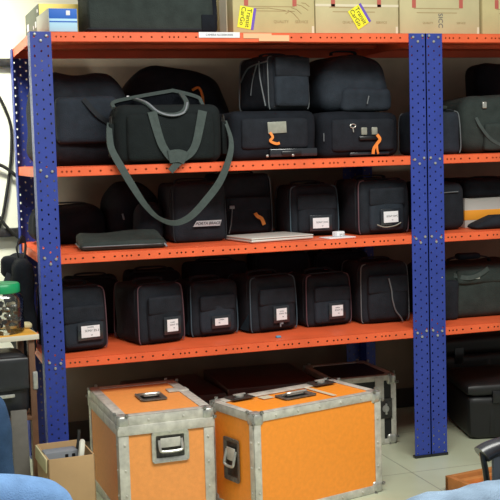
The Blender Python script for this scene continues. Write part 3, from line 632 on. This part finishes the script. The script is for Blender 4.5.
obj('side_pocket', soft(0.10, 0.05, 0.18, 0.02, 8, amp=0.005, seed=90), BLACK, t, loc=(-0.195, -0.18, 0.0))
obj('lid_flap', soft(0.40, 0.04, 0.07, 0.016, 8, amp=0.006, seed=91), OLIVE, t, loc=(0.05, -0.178, 0.155))
handle_arch(t, 0.22, 0.232, 0.03); obj('handle_wrap', soft(0.12, 0.05, 0.03, 0.014, 6, amp=0.004, seed=92), SLATE, t, loc=(0.0, 0, 0.25))
obj('badge', plate(0.022, 0.008), STEEL, t, loc=(-0.055, -0.202, 0.185)); obj('zip_pull', soft(0.012, 0.008, 0.012, 0.004, 2), STEEL, t, loc=(-0.23, -0.205, 0.19))
bm = bmesh.new(); ribbon(bm, spline([(-0.2, -0.15, 0.215), (-0.12, -0.2, 0.19), (-0.06, -0.205, 0.195), (0.0, -0.2, 0.225)], 5), 0.02, 0.004); obj('strap', bm, WEB, t)
# trunk on the floor at right
def base(fl, rz, w_, d):
    c, s = math.cos(R(rz)), math.sin(R(rz)); return (fl[0]+c*w_/2-s*d/2, fl[1]+s*w_/2+c*d/2, 0.0)
def trunk(label, loc, rz, w_, d, h, seed):
    t = thing('plastic_trunk', label, 'trunk', loc, rz)
    obj('body', soft(w_, d, h*0.78, 0.03, 12, taper=-0.03, amp=0.002, seed=seed), PLAST_D, t)
    obj('lid', soft(w_*1.05, d*1.05, h*0.22, 0.025, 12, dome=0.012, amp=0.002, seed=seed+1), PLAST_D, t, loc=(0, 0, h*0.775))
    for x in (-.28, .28): obj('latch', bx((w_*x-0.025, -d*0.55, h*0.66), (w_*x+0.025, -d*0.5, h*0.88), 0.006), PLAST, t)
    for x in (-.32, 0, .32): obj('rib', bx((w_*x-0.012, -d*0.512, 0.02), (w_*x+0.012, -d*0.49, h*0.7), 0.005), PLAST_D, t)
    handle_arch(t, 0.16, h*0.99, 0.012, m_=PLAST)
    return t
PLAST_D = mat('matte_black_plastic', (20, 21, 23), 0.5, var=0.2, scale=12)
trunk('matte black plastic trunk on the floor under the right rack', base((1.935, 0.165), -13, 0.58, 0.40), -13, 0.58, 0.40, 0.262, 93)
trunk('taller black trunk at the wall behind the front black trunk', (2.32, 0.715, 0), 0, 0.60, 0.10, 0.38, 95)

# ------------------------------------------------------------------ flight cases
def recess_handle(parent, w_, h_, loc, rot, grip=True, name='recessed_handle', dark=False):
    """dish with a raised rim lying in local XZ, facing -Y"""
    bm = bmesh.new(); yo = -0.004
    outer = rrect(w_, h_, 0.012, 0, -h_/2); mid = rrect(w_-0.022, h_-0.022, 0.007, 0, -h_/2+0.011); bot = rrect(w_-0.034, h_-0.034, 0.005, 0, -h_/2+0.017)
    o0 = [bm.verts.new((x, 0.0, z)) for x, _, z in outer]; o1 = [bm.verts.new((x, yo, z)) for x, _, z in outer]; m1 = [bm.verts.new((x, yo, z)) for x, _, z in mid]; bt = [bm.verts.new((x, 0.0012, z)) for x, _, z in bot]
    n = len(outer)
    for A, B in ((o0, o1), (o1, m1), (m1, bt)):
        for k in range(n): bm.faces.new((A[k], A[(k+1) % n], B[(k+1) % n], B[k]))
    fb = bm.faces.new(bt); fb.material_index = 1
    for x in (-w_/2+0.006, 0, w_/2-0.006):
        for z in (-h_/2+0.006, h_/2-0.006): box(bm, (x-0.003, yo-0.002, z-0.003), (x+0.003, yo, z+0.003), 0.001)
    hd = obj(name, bm, [mat('dull_steel', (112, 110, 104), 0.4, metal=0.4, var=.3, scale=60) if dark else STEEL, DSTEEL], parent, loc=loc, rot=tuple(R(a) for a in rot))
    if grip:
        g = bmesh.new(); a, b = w_*0.30, h_*0.12
        tube(g, spline([(-a, -0.002, h_*0.22), (-a, -0.012, 0.0), (-a*0.8, -0.016, -b), (a*0.8, -0.016, -b), (a, -0.012, 0.0), (a, -0.002, h_*0.22)], 4), 0.0055, 8)
        obj('grip', g, STEEL, hd)
        g = bmesh.new(); box(g, (-a*0.9, -0.006, -b*0.2), (a*0.9, -0.002, h_*0.28), 0.002); obj('spring_plate', g, ALU, hd)
    return hd
def butterfly(parent, loc, rot, s=1.0):
    bm = bmesh.new()
    box(bm, (-0.04*s, -0.004, -0.03*s), (0.04*s, 0, 0.03*s), 0.003)
    for x in (-0.032, 0.032):
        for z in (-0.022, 0.022): box(bm, (x*s-0.004, -0.007, z*s-0.004), (x*s+0.004, -0.004, z*s+0.004), 0.0015)
    l = obj('latch', bm, DSTEEL, parent, loc=loc, rot=tuple(R(a) for a in rot))
    b2 = bmesh.new(); lathe(b2, [(0.014*s, 0), (0.014*s, 0.006), (0.0, 0.007)], 16); box(b2, (-0.022*s, -0.004*s, 0.006), (0.022*s, 0.004*s, 0.012), 0.002)
    bmesh.ops.rotate(b2, verts=b2.verts, matrix=Matrix.Rotation(R(90), 3, 'X')); obj('latch_wing', b2, STEEL, l, loc=(0, -0.004, 0))
    return l
def flight_case(name, label, loc, rz, w_, d, h, panel, ew=0.034, lid=None, group='aluminium edged flight cases on the floor'):
    t = thing(name, label, 'case', loc, rz, group)
    e = 0.004
    obj('panel_body', bx((-w_/2+e, -d/2+e, e), (w_/2-e, d/2-e, h-e)), panel, t, smooth=False)
    def rail(lo, hi, nm='edge_trim'):
        bm = bx(lo, hi, 0.004, 2); return bm
    def rivets(bm, ax, a0, a1, fixed, nrm):
        n = max(2, int((a1-a0)/0.09))
        for i in range(n):
            u = a0+(a1-a0)*(i+0.5)/n; p = [0, 0, 0]; p[ax] = u
            for k, v in fixed.items(): p[k] = v
            box(bm, [q-0.004 for q in p], [q+0.004 for q in p], 0.003)
    X, Y = w_/2, d/2
    # uprights
    for sx in (-1, 1):
        for sy in (-1, 1):
            bm = bmesh.new()
            box(bm, (min(sx*X, sx*(X-ew)), min(sy*Y, sy*(Y-e)), 0.0), (max(sx*X, sx*(X-ew)), max(sy*Y, sy*(Y-e)), h), 0.002)
            box(bm, (min(sx*X, sx*(X-e)), min(sy*Y, sy*(Y-ew)), 0.0), (max(sx*X, sx*(X-e)), max(sy*Y, sy*(Y-ew)), h), 0.002)
            rivets(bm, 2, 0.06, h-0.06, {0: sx*(X-ew*0.6), 1: sy*Y}, 1)
            rivets(bm, 2, 0.06, h-0.06, {1: sy*(Y-ew*0.6), 0: sx*X}, 1)
            obj('edge_trim', bm, ALU, t)
    for sy in (-1, 1):
        for z0 in (0, h):
            bm = bmesh.new(); zz = (z0, z0+ew) if z0 == 0 else (h-ew, h); tt = (0, e) if z0 == 0 else (h-e, h)
            box(bm, (-X, min(sy*Y, sy*(Y-e)), zz[0]), (X, max(sy*Y, sy*(Y-e)), zz[1]), 0.002)
            box(bm, (-X, min(sy*Y, sy*(Y-ew)), tt[0]), (X, max(sy*Y, sy*(Y-ew)), tt[1]), 0.002)
            rivets(bm, 0, -X+0.05, X-0.05, {1: sy*Y, 2: (zz[0]+zz[1])/2}, 1)
            obj('edge_trim', bm, ALU, t)
    for sx in (-1, 1):
        for z0 in (0, h):
            bm = bmesh.new(); zz = (0, ew) if z0 == 0 else (h-ew, h); tt = (0, e) if z0 == 0 else (h-e, h)
            box(bm, (min(sx*X, sx*(X-e)), -Y, zz[0]), (max(sx*X, sx*(X-e)), Y, zz[1]), 0.002)
            box(bm, (min(sx*X, sx*(X-ew)), -Y, tt[0]), (max(sx*X, sx*(X-ew)), Y, tt[1]), 0.002)
            obj('edge_trim', bm, ALU, t)
    if lid:
        for lo, hi in (((-X-.002, -Y-0.003, h-lid), (X+.002, -Y+0.002, h-ew*0.9)), ((-X-.002, Y-0.002, h-lid), (X+.002, Y+0.003, h-ew*0.9)), ((-X-0.003, -Y, h-lid), (-X+0.002, Y, h-ew*0.9)), ((X-0.002, -Y, h-lid), (X+0.003, Y, h-ew*0.9))):
            obj('lid_rail', bx(lo, hi, 0.002), ALU, t)
    for sx in (-1, 1):
        for sy in (-1, 1):
            for sz in (0, 1):
                bm = soft(0.052, 0.052, 0.052, 0.016, 5)
                for v in bm.verts: v.co -= Vector((0, 0, 0.026))
                for a in (0, 1, 2):
                    for s1 in (-1, 1):
                        p = [0.0, 0.0, 0.0]; q = [0.012, 0.012, 0.012]
                        dirs = [sx, sy, 1 if sz else -1]
                        p = [dirs[0]*0.026, dirs[1]*0.026, dirs[2]*0.026]; p[a] = s1*0.014*0+(-dirs[a])*0.012
                        box(bm, [v-0.006 for v in p], [v+0.006 for v in p], 0.003)
                obj('corner_cap', bm, STEEL, t, loc=(sx*(X-0.0225), sy*(Y-0.0225), (h-0.0225) if sz else 0.0225+0.0001))
    return t
# case A
rz = 1.5; wA, dA, hA = 0.366, 0.56, 0.405
cA = flight_case('flight_case', 'faded orange flight case with steel handle on its front, beside the small carton', base((0.205, -0.368), rz, wA, dA), rz, wA, dA, hA, LAM2, 0.040, 0.072)
recess_handle(cA, 0.142, 0.118, (0.012, -dA/2-0.0005, 0.277), (0, 0, 0))
recess_handle(cA, 0.105, 0.13, (0.012, -0.005, hA+0.0005), (-90, 0, 0), dark=True)
obj('hinge_strap', bx((0.10, 0.05, hA-0.002), (wA/2+0.001, 0.105, hA+0.003), 0.001), ALU, cA)
# case B
rz = 16; wB, dB, hB = 0.603, 0.305, 0.404
cB = flight_case('flight_case', 'bright orange flight case standing on edge, rightmost of the orange cases', base((0.672, -0.532), rz, wB, dB), rz, wB, dB, hB, LAM, 0.032)
recess_handle(cB, 0.15, 0.085, (0.0, 0.0, hB+0.0005), (-90, 0, 0), dark=True)
recess_handle(cB, 0.105, 0.165, (-wB/2-0.0005, 0.0, 0.205), (0, 0, -90), dark=True)
recess_handle(cB, 0.105, 0.165, (wB/2+0.0005, 0.0, 0.205), (0, 0, 90), dark=True)
for x in (-0.195, 0.20): butterfly(cB, (x, dB/2-0.05, hB+0.004), (-90, 0, 0), 1.25)
obj('seam_rail', bx((-wB/2+0.03, dB/2-0.064, hB-0.001), (wB/2-0.03, dB/2-0.02, hB+0.003), 0.001), ALU, cB)
obj('tape', bx((0.105, -0.10, hB), (0.125, 0.10, hB+0.001)), TAPE, cB); obj('tape', bx((-0.13, 0.03, hB), (-0.08, 0.075, hB+0.001)), TAPE, cB)
# case C, black
rz = 0; wC, dC, hC = 0.32, 0.36, 0.322
cC = flight_case('flight_case', 'black flight case with aluminium edges behind the bright orange case', base((1.612-wC, 0.262), rz, wC, dC), rz, wC, dC, hC, BLKLAM, 0.026)
obj('seam_rail', bx((wC/2-0.105, -dC/2-0.003, 0.01), (wC/2-0.062, -dC/2+0.002, hC-0.01), 0.001), ALU, cC)
butterfly(cC, (wC/2-0.058, -dC/2-0.003, 0.168), (0, 90, 0), 1.15)
# dark red cases behind
def box_case(label, loc, rz, w_, d, h):
    t = thing('storage_case', label, 'case', loc, rz, 'dark red cases under the rack')
    obj('body', bx((-w_/2, -d/2, 0), (w_/2, d/2, h-0.06), 0.006), MAROON, t)
    obj('lid', bx((-w_/2-0.003, -d/2-0.003, h-0.058), (w_/2+0.003, d/2+0.003, h), 0.006), MAROON, t)
    recess_handle(t, 0.12, 0.08, (0, -d/2-0.0005, (h-0.06)*0.55), (0, 0, 0), dark=True)
    for x in (-.3, .3): obj('latch', bx((w_*x-0.02, -d/2-0.008, h-0.09), (w_*x+0.02, -d/2-0.002, h-0.03), 0.003), DSTEEL, t)
    return t
box_case('dark red case on the floor behind the faded orange case', (0.615, 0.50, 0), 2, 0.36, 0.46, 0.31)
box_case('dark red case on the floor behind the bright orange case', (1.035, 0.50, 0), -2, 0.42, 0.46, 0.325)

# ------------------------------------------------------------------ small carton with cables
t = thing('open_carton', 'small open kraft carton holding a grey adapter, by the left post', 'box', (0.022, -0.285, 0), 3)
def open_box(w_, d, h, th=0.005):
    bm = bmesh.new()
    box(bm, (-w_/2, -d/2, 0), (w_/2, d/2, th)); box(bm, (-w_/2, -d/2, 0), (w_/2, -d/2+th, h), 0.001); box(bm, (-w_/2, d/2-th, 0), (w_/2, d/2, h), 0.001)
    box(bm, (-w_/2, -d/2, 0), (-w_/2+th, d/2, h), 0.001); box(bm, (w_/2-th, -d/2, 0), (w_/2, d/2, h), 0.001); return bm
obj('body', open_box(0.168, 0.235, 0.287), CARD3, t)
obj('flap', bx((-0.006, -0.11, -0.05), (0.0, 0.11, 0.0), 0.001), CARD2, t, loc=(-0.0845, 0, 0.287), rot=(0, R(2), 0))
t = thing('power_adapter', 'grey power adapter standing inside the small open carton', 'adapter', (0.0, -0.30, 0.006), 4)
obj('body', bx((-0.06, -0.03, 0), (0.062, 0.03, 0.286), 0.004), GPLAST, t)
for x in (0.02, 0.045): obj('socket', bx((x-0.006, -0.031, 0.262), (x+0.006, -0.029, 0.274), 0.002), PLAST, t)
P = spline([(0.055, -0.375, 0.15), (0.062, -0.378, 0.25), (0.07, -0.37, 0.295), (0.078, -0.34, 0.32), (0.082, -0.30, 0.30), (0.074, -0.27, 0.24)], 6)
tag(obj('cable', tube(bmesh.new(), P, 0.011, 8), mat('pale_grey_cable', (206, 204, 190), .5)), 'pale thick cable curling out of the small open carton', 'cable')
P = spline([(0.05, -0.30, 0.18), (0.06, -0.31, 0.27), (0.072, -0.30, 0.325), (0.076, -0.29, 0.355)], 5)
tag(obj('cable', tube(bmesh.new(), P, 0.006, 8), CABLE), 'thin dark cable end poking up from the small open carton', 'cable')

# ------------------------------------------------------------------ side table, jar, bags
t = thing('side_table', 'small honey wood side table left of the rack, carrying the jar', 'table', (-0.295, 0.005, 0), 6)
obj('tabletop', bx((-0.25, -0.125, 0.672), (0.25, 0.125, 0.69), 0.002), WOODT, t)
obj('edge_band', bx((-0.252, -0.1275, 0.67), (0.252, -0.125, 0.6895), 0.0008), mat('pale_edge', (206, 200, 182), .5), t)
obj('edge_band', bx((0.25, -0.1275, 0.67), (0.2525, 0.125, 0.6895), 0.0008), mat('pale_edge', (206, 200, 182), .5), t)
for x in (-0.225, 0.225):
    for y in (-0.1, 0.1): obj('leg', bx((x-0.012, y-0.015, 0), (x+0.012, y+0.015, 0.672), 0.002), WOODB, t)
obj('lower_shelf', bx((-0.235, -0.115, 0.36), (0.235, 0.115, 0.376), 0.002), WOODB, t)
t = obj('board', bx((-0.03, -0.01, 0), (0.03, 0.01, 0.42), 0.003), mat('grey_board_leg', (96, 92, 86), .7, var=.1), loc=(-0.125, -0.20, 0), rot=(R(-8), 0, 0)); tag(t, 'narrow grey board leaning against the side table shelf', 'board')
JX, JY = -0.158, 0.005
t = thing('storage_jar', 'clear plastic jar with green screw lid on the side table', 'jar', (JX, JY, 0.6905), 0)
obj('jar_wall', lathe(bmesh.new(), [(0.0, 0.0), (0.078, 0.0), (0.085, 0.008), (0.086, 0.05), (0.082, 0.07), (0.086, 0.09), (0.086, 0.125), (0.078, 0.148), (0.068, 0.158), (0.068, 0.164)], 40), CLEARP, t)
obj('lid', lathe(bmesh.new(), [(0.0, 0.155), (0.073, 0.155), (0.0745, 0.158), (0.0745, 0.184), (0.070, 0.190), (0.0, 0.190)], 40), GREEN, t)
random.seed(5)
for i in range(46):
    a = random.uniform(0, 6.28); q = 0.062*math.sqrt(random.random()); z = random.uniform(0.004, 0.10)
    b_ = soft(random.uniform(.022, .036), random.uniform(.014, .022), random.uniform(.012, .02), 0.006, 3, amp=0.004, fr=40, seed=i)
    mm_ = [MIX, MIX2, mat('brown_wrapper', (150, 100, 54), .4), mat('dark_wrapper', (60, 56, 50), .4)][i % 4]
    o = obj('wrapped_sweet', b_, mm_, loc=(JX+q*math.cos(a), JY+q*math.sin(a), 0.6965+z), rot=(random.uniform(-.6, .6), random.uniform(-.6, .6), a))
    tag(o, 'small wrapped sweet inside the green lidded jar', 'sweet', 'wrapped sweets in the jar')
t = obj('pebble', soft(0.05, 0.05, 0.022, 0.01, 5, amp=0.006, seed=3), CARD2, loc=(-0.062, 0.075, 0.6905)); tag(t, 'crumpled tan paper ball beside the jar on the side table', 'paper')
t = thing('briefcase', 'black leather bag on the lower shelf of the side table', 'bag', (-0.265, -0.02, 0.3765), 6)
obj('body', soft(0.37, 0.185, 0.245, 0.04, 14, bulge=0.01, amp=0.006, seed=97), mat('black_leather', (34, 36, 40), 0.42, var=.2, scale=20), t)
obj('flap', soft(0.36, 0.03, 0.13, 0.012, 8, amp=0.003, seed=98), mat('black_leather', (34, 36, 40), 0.42), t, loc=(0, -0.098, 0.105))
obj('clasp', bx((0.06, -0.121, 0.085), (0.12, -0.112, 0.098), 0.003), STEEL, t)
obj('side_loop', tube(bmesh.new(), spline([(0.19, -0.07, 0.06), (0.205, -0.07, 0.09), (0.207, -0.07, 0.16), (0.195, -0.07, 0.21)], 5), 0.012, 8), PLAST, t)
obj('side_buckle', bx((0.196, -0.092, 0.10), (0.216, -0.078, 0.17), 0.005), STEEL, t)
t = thing('backpack', 'black backpack hanging on the left side of the rack behind the jar', 'bag', (-0.048, 0.34, 0.55), 0)
obj('body', soft(0.085, 0.34, 0.40, 0.04, 14, amp=0.012, seed=99), BLACK2, t)
bm = bmesh.new(); ribbon(bm, spline([(0.0, -0.03, 0.38), (-0.012, -0.05, 0.44), (0.01, -0.03, 0.47), (0.03, 0.0, 0.455), (0.022, 0.02, 0.38)], 6), 0.03, 0.006, (1, 0, 0)); obj('hang_loop', bm, BLKWEB, t)
obj('side_pouch', soft(0.07, 0.10, 0.085, 0.025, 8, amp=0.01, seed=100), BLACK2, t, loc=(-0.045, -0.02, 0.32))
bm = bmesh.new(); ribbon(bm, spline([(-0.05, -0.09, 0.34), (-0.075, -0.13, 0.28), (-0.06, -0.15, 0.20), (-0.03, -0.165, 0.12)], 6), 0.022, 0.005, (0, -1, 0)); obj('shoulder_strap', bm, BLKWEB, t)
obj('piping', tube(bmesh.new(), spline([(-0.03, -0.175, 0.02), (-0.02, -0.178, 0.10), (0.005, -0.178, 0.15), (0.03, -0.176, 0.10)], 6), 0.003, 6), GREYP, t)

# ------------------------------------------------------------------ wooden tray on the floor
t = thing('wooden_tray', 'low open wooden tray on the floor near the double post', 'tray', base((1.563, -0.93), 10, 0.36, 0.48), 10)
W2, D2, TH = 0.18, 0.24, 0.022
obj('base_board', bx((-W2+.002, -D2+.002, 0.0), (W2-.002, D2-.002, 0.022), 0.002), WOODIN, t)
for lo, hi in (((-W2, -D2, 0), (W2, -D2+TH, 0.062)), ((-W2, D2-TH, 0), (W2, D2, 0.062)), ((-W2, -D2, 0), (-W2+TH, D2, 0.0625)), ((W2-TH, -D2, 0), (W2, D2, 0.0625))):
    obj('side_board', bx(lo, hi, 0.003), WOODC, t)
obj('inner_ledge', bx((-W2+TH, D2-TH-0.03, 0.02), (W2-TH, D2-TH, 0.046), 0.003), WOODC, t)

# ------------------------------------------------------------------ people and chairs
def skin_obj(name, verts, edges, radii, material, parent, root=0, sub=2, wob=0.0, seed=0):
    me = bpy.data.meshes.new(name); me.from_pydata([tuple(v) for v in verts], edges, [])
    o = bpy.data.objects.new(name, me); C.objects.link(o); o.parent = parent; me.materials.append(material)
    md = o.modifiers.new('skin', 'SKIN'); md.use_smooth_shade = True
    for i, sv in enumerate(me.skin_vertices[0].data):
        r_ = radii[i]; sv.radius = r_ if isinstance(r_, tuple) else (r_, r_); sv.use_root = (i == root)
    s = o.modifiers.new('sub', 'SUBSURF'); s.levels = s.render_levels = sub
    bpy.context.view_layer.update()
    me2 = bpy.data.meshes.new_from_object(o.evaluated_get(bpy.context.evaluated_depsgraph_get()))
    o.modifiers.clear(); o.data = me2; me2.name = name
    if wob:
        for v in me2.vertices:
            n_ = noise.noise(Vector((v.co.x*11+seed, v.co.y*11, v.co.z*16)))*wob + noise.noise(Vector((v.co.x*30, v.co.y*30+seed, v.co.z*30)))*wob*0.45
            v.co += v.normal*n_
    me2.polygons.foreach_set('use_smooth', [True]*len(me2.polygons))
    return o
def person(label, loc, rz, jeans, kneeL, kneeR, ankleL, ankleR, lean=0.0, tr=1.0, wob=0.004, seat=0.50, seed=0):
    """seated figure, local +X forward, hips at the origin of loc (on the seat)"""
    t = thing('person', label, 'person', loc, rz)
    hz = seat+0.09
    hl, hr = Vector((0, 0.095, hz-0.005)), Vector((0, -0.095, hz-0.005))
    sh = Vector((-0.10+lean, 0, hz+0.47)); nk = sh+Vector((0.02, 0, 0.07)); hd = nk+Vector((0.03, 0, 0.10))
    V = [Vector((0, 0, hz)), Vector((-0.04, 0, hz+0.18)), Vector((-0.06+lean*.6, 0, hz+0.34)), sh, nk, hd, hd+Vector((0.0, 0, 0.08))]
    E = [(0, 1), (1, 2), (2, 3), (3, 4), (4, 5), (5, 6)]; Rr = [(0.12, 0.10), (0.12, 0.10), (0.15, 0.105), (0.11, 0.08), 0.052, 0.085, 0.075]
    for s, h_, k, a in ((1, hl, kneeL, ankleL), (-1, hr, kneeR, ankleR)):
        i0 = len(V); k = Vector(k); a = Vector(a); V += [h_, (h_+k)/2, k, (k*0.6+a*0.4), a, a+Vector((0.13, 0, -0.045))]
        E += [(0, i0)]+[(i0+q, i0+q+1) for q in range(5)]; Rr += [0.082, 0.070, 0.052, 0.05, 0.036, 0.035]
    hands = []
    for s, k in ((1, kneeL), (-1, kneeR)):
        i0 = len(V); el = sh+Vector((0.06, s*0.24, -0.30)); wr = Vector((0.10, s*0.07, hz+0.115))
        V += [sh+Vector((0, s*0.17, -0.02)), el, wr]; E += [(3, i0), (i0, i0+1), (i0+1, i0+2)]; Rr += [0.055, 0.042, 0.027]
        for j, (dy, ln) in enumerate(((-0.03, 0.07), (-0.01, 0.08), (0.01, 0.076), (0.03, 0.062))):
            q0 = len(V); V += [wr+Vector((0.06, dy*0.9, -0.01)), wr+Vector((0.06+ln*0.6, dy, -0.022)), wr+Vector((0.06+ln, dy, -0.045))]
            E += [(i0+2, q0), (q0, q0+1), (q0+1, q0+2)]; Rr += [0.0115, 0.009, 0.008]
        q0 = len(V); V += [wr+Vector((0.03, -s*0.04, -0.005)), wr+Vector((0.065, -s*0.058, -0.02))]; E += [(i0+2, q0), (q0, q0+1)]; Rr += [0.012, 0.009]
    skin_obj('body', V, E, Rr, SKIN, t)
    # jeans
    V = [Vector((0, 0, hz)), Vector((-0.03, 0, hz+0.13))]; E = [(0, 1)]; Rr = [(0.14*tr, 0.115*tr), (0.145, 0.115)]
    for h_, k, a in ((hl, kneeL, ankleL), (hr, kneeR, ankleR)):
        i0 = len(V); k = Vector(k); a = Vector(a)
        kb = k+(k-h_).normalized()*0.006
        V += [h_, h_*0.65+k*0.35, h_*0.25+k*0.75, kb, k*0.82+a*0.18+Vector((0.004, 0, 0)), k*0.5+a*0.5, k*0.08+a*0.92]
        E += [(0, i0)]+[(i0+q, i0+q+1) for q in range(6)]; Rr += [0.098*tr, 0.090*tr, 0.080*tr, 0.072*tr, 0.071*tr, 0.066*tr, 0.062*tr]
    skin_obj('jeans', V, E, Rr, jeans, t, wob=wob, seed=seed, sub=3)
    V = [Vector((-0.03, 0, hz+0.08)), Vector((-0.045, 0, hz+0.2)), Vector((-0.06+lean*.6, 0, hz+0.34)), sh+Vector((0, 0, 0.005))]; E = [(0, 1), (1, 2), (2, 3)]; Rr = [(0.15, 0.12), (0.14, 0.12), (0.168, 0.12), (0.125, 0.09)]
    for s in (1, -1):
        i0 = len(V); V += [sh+Vector((0, s*0.175, -0.02)), sh+Vector((0.05, s*0.232, -0.24))]; E += [(3, i0), (i0, i0+1)]; Rr += [0.068, 0.058]
    skin_obj('shirt', V, E, Rr, SHIRT, t)
    for a in (ankleL, ankleR):
        a = Vector(a); bm = soft(0.27, 0.10, 0.085, 0.04, 8, taper=0.1); obj('shoe', bm, PLAST, t, loc=(a.x+0.07, a.y, 0.0))
    bm = soft(0.20, 0.17, 0.17, 0.084, 8); obj('hair', bm, HAIR, t, loc=(hd.x-0.02, 0, hd.z+0.005))
    fc = bmesh.new()
    f_ = obj('nose', soft(0.03, 0.026, 0.045, 0.012, 4), SKIN, t, loc=(hd.x+0.088, 0, hd.z-0.015))
    for s in (1, -1):
        obj('eye', soft(0.012, 0.026, 0.012, 0.006, 4), WHITE, t, loc=(hd.x+0.080, s*0.032, hd.z+0.018))
        obj('ear', soft(0.035, 0.018, 0.055, 0.009, 4), SKIN, t, loc=(hd.x+0.0, s*0.085, hd.z-0.01))
    obj('mouth', soft(0.012, 0.05, 0.012, 0.005, 4), mat('lips', (150, 90, 80), .5), t, loc=(hd.x+0.080, 0, hd.z-0.045))
    return t
def office_chair(label, loc, rz, seat=0.47, arms=True, aw=0.27):
    """local +X forward"""
    t = thing('office_chair', label, 'chair', loc, rz)
    obj('seat', soft(0.47, 0.47, 0.075, 0.03, 8, dome=0.004), BLKLAM, t, loc=(0.03, 0, seat-0.075))
    obj('backrest', soft(0.06, 0.42, 0.46, 0.028, 8, bulge=0.005), BLKLAM, t, loc=(-0.30, 0, seat+0.12))
    obj('back_bar', bx((-0.29, -0.03, seat-0.08), (-0.265, 0.03, seat+0.2), 0.006), PLAST, t)
    obj('under_plate', bx((-0.28, -0.06, seat-0.09), (0.1, 0.06, seat-0.07), 0.006), PLAST, t)
    obj('gas_lift', lathe(bmesh.new(), [(0.03, 0.09), (0.03, 0.25), (0.018, 0.25), (0.018, seat-0.08)], 16), DSTEEL, t)
    for k in range(5):
        a = R(72*k+20); c, s = math.cos(a), math.sin(a); bm = bmesh.new()
        tube(bm, [(0, 0, 0.10), (0.15*c, 0.15*s, 0.088), (0.27*c, 0.27*s, 0.07)], 0.02, 8, rs=[0.028, 0.022, 0.016]); lg = obj('leg', bm, PLAST, t)
        w_ = lathe(bmesh.new(), [(0.0, -0.02), (0.026, -0.02), (0.028, 0), (0.026, 0.02), (0.0, 0.02)], 16); bmesh.ops.rotate(w_, verts=w_.verts, matrix=Matrix.Rotation(R(90), 3, 'X')); obj('castor', w_, PLAST, lg, loc=(0.27*c, 0.27*s, 0.0285), rot=(0, 0, a))
    if arms:
        for s in (-1, 1):
            y = s*aw
            tr = bmesh.new(); tube(tr, spline([(-0.17, y, 0.640), (-0.10, y, 0.648), (0.05, y, 0.645), (0.13, y, 0.635), (0.165, y, 0.620)], 5), 0.028, 12, rs=None)
            for v in tr.verts: v.co.z = 0.615+(v.co.z-0.64)*0.75
            a_ = obj('arm_pad', tr, mat('worn_black_vinyl', (40, 41, 46), 0.28, var=.3, scale=30), t)
            obj('arm_frame', tube(bmesh.new(), spline([(0.163, y, 0.605), (0.155, y, 0.56), (0.125, y, 0.44), (0.0, y*0.9, 0.395), (-0.12, y, 0.44), (-0.15, y, 0.60)], 5), 0.008, 8), PLAST, t)
            obj('arm_panel', bx((-0.13, y-0.006, 0.42), (0.135, y+0.006, 0.602), 0.004), GPLAST, t)
    return t
# left foreground: light jeans
office_chair('black chair just outside the left edge, under the light jeans person', (-0.66, -1.80, 0), 0, 0.47, False)
person('seated person at lower left, only light blue jeans knee in view', (-0.66, -1.80, 0), 2, JEAN, (0.458, 0.085, 0.548), (0.42, -0.13, 0.535), (0.47, 0.09, 0.085), (0.40, -0.14, 0.085), seat=0.47, seed=1)
# left further: dark jeans
office_chair('black chair beyond the left edge, under the dark jeans person', (-0.80, -0.83, 0), 0, 0.47, False)
person('seated person at left edge, only a dark blue jeans knee and shin in view', (-0.80, -0.83, 0), 0, JEAN2, (0.525, 0.09, 0.585), (0.47, -0.13, 0.55), (0.545, 0.09, 0.085), (0.42, -0.14, 0.085), seat=0.47, seed=2)
# right: washed jeans, facing left
office_chair('black office chair with glossy arm pad and grey side panel, lower right', (1.0, -2.18, 0), 184, 0.40, True, 0.27)
person('seated person at lower right, only the wrinkled pale jeans thighs in view', (1.06, -2.16, 0), 184, JEAN3, (0.35, 0.12, 0.525), (0.53, -0.09, 0.530), (0.42, 0.13, 0.085), (0.50, -0.10, 0.085), seat=0.40, tr=0.92, wob=0.010, seed=3)
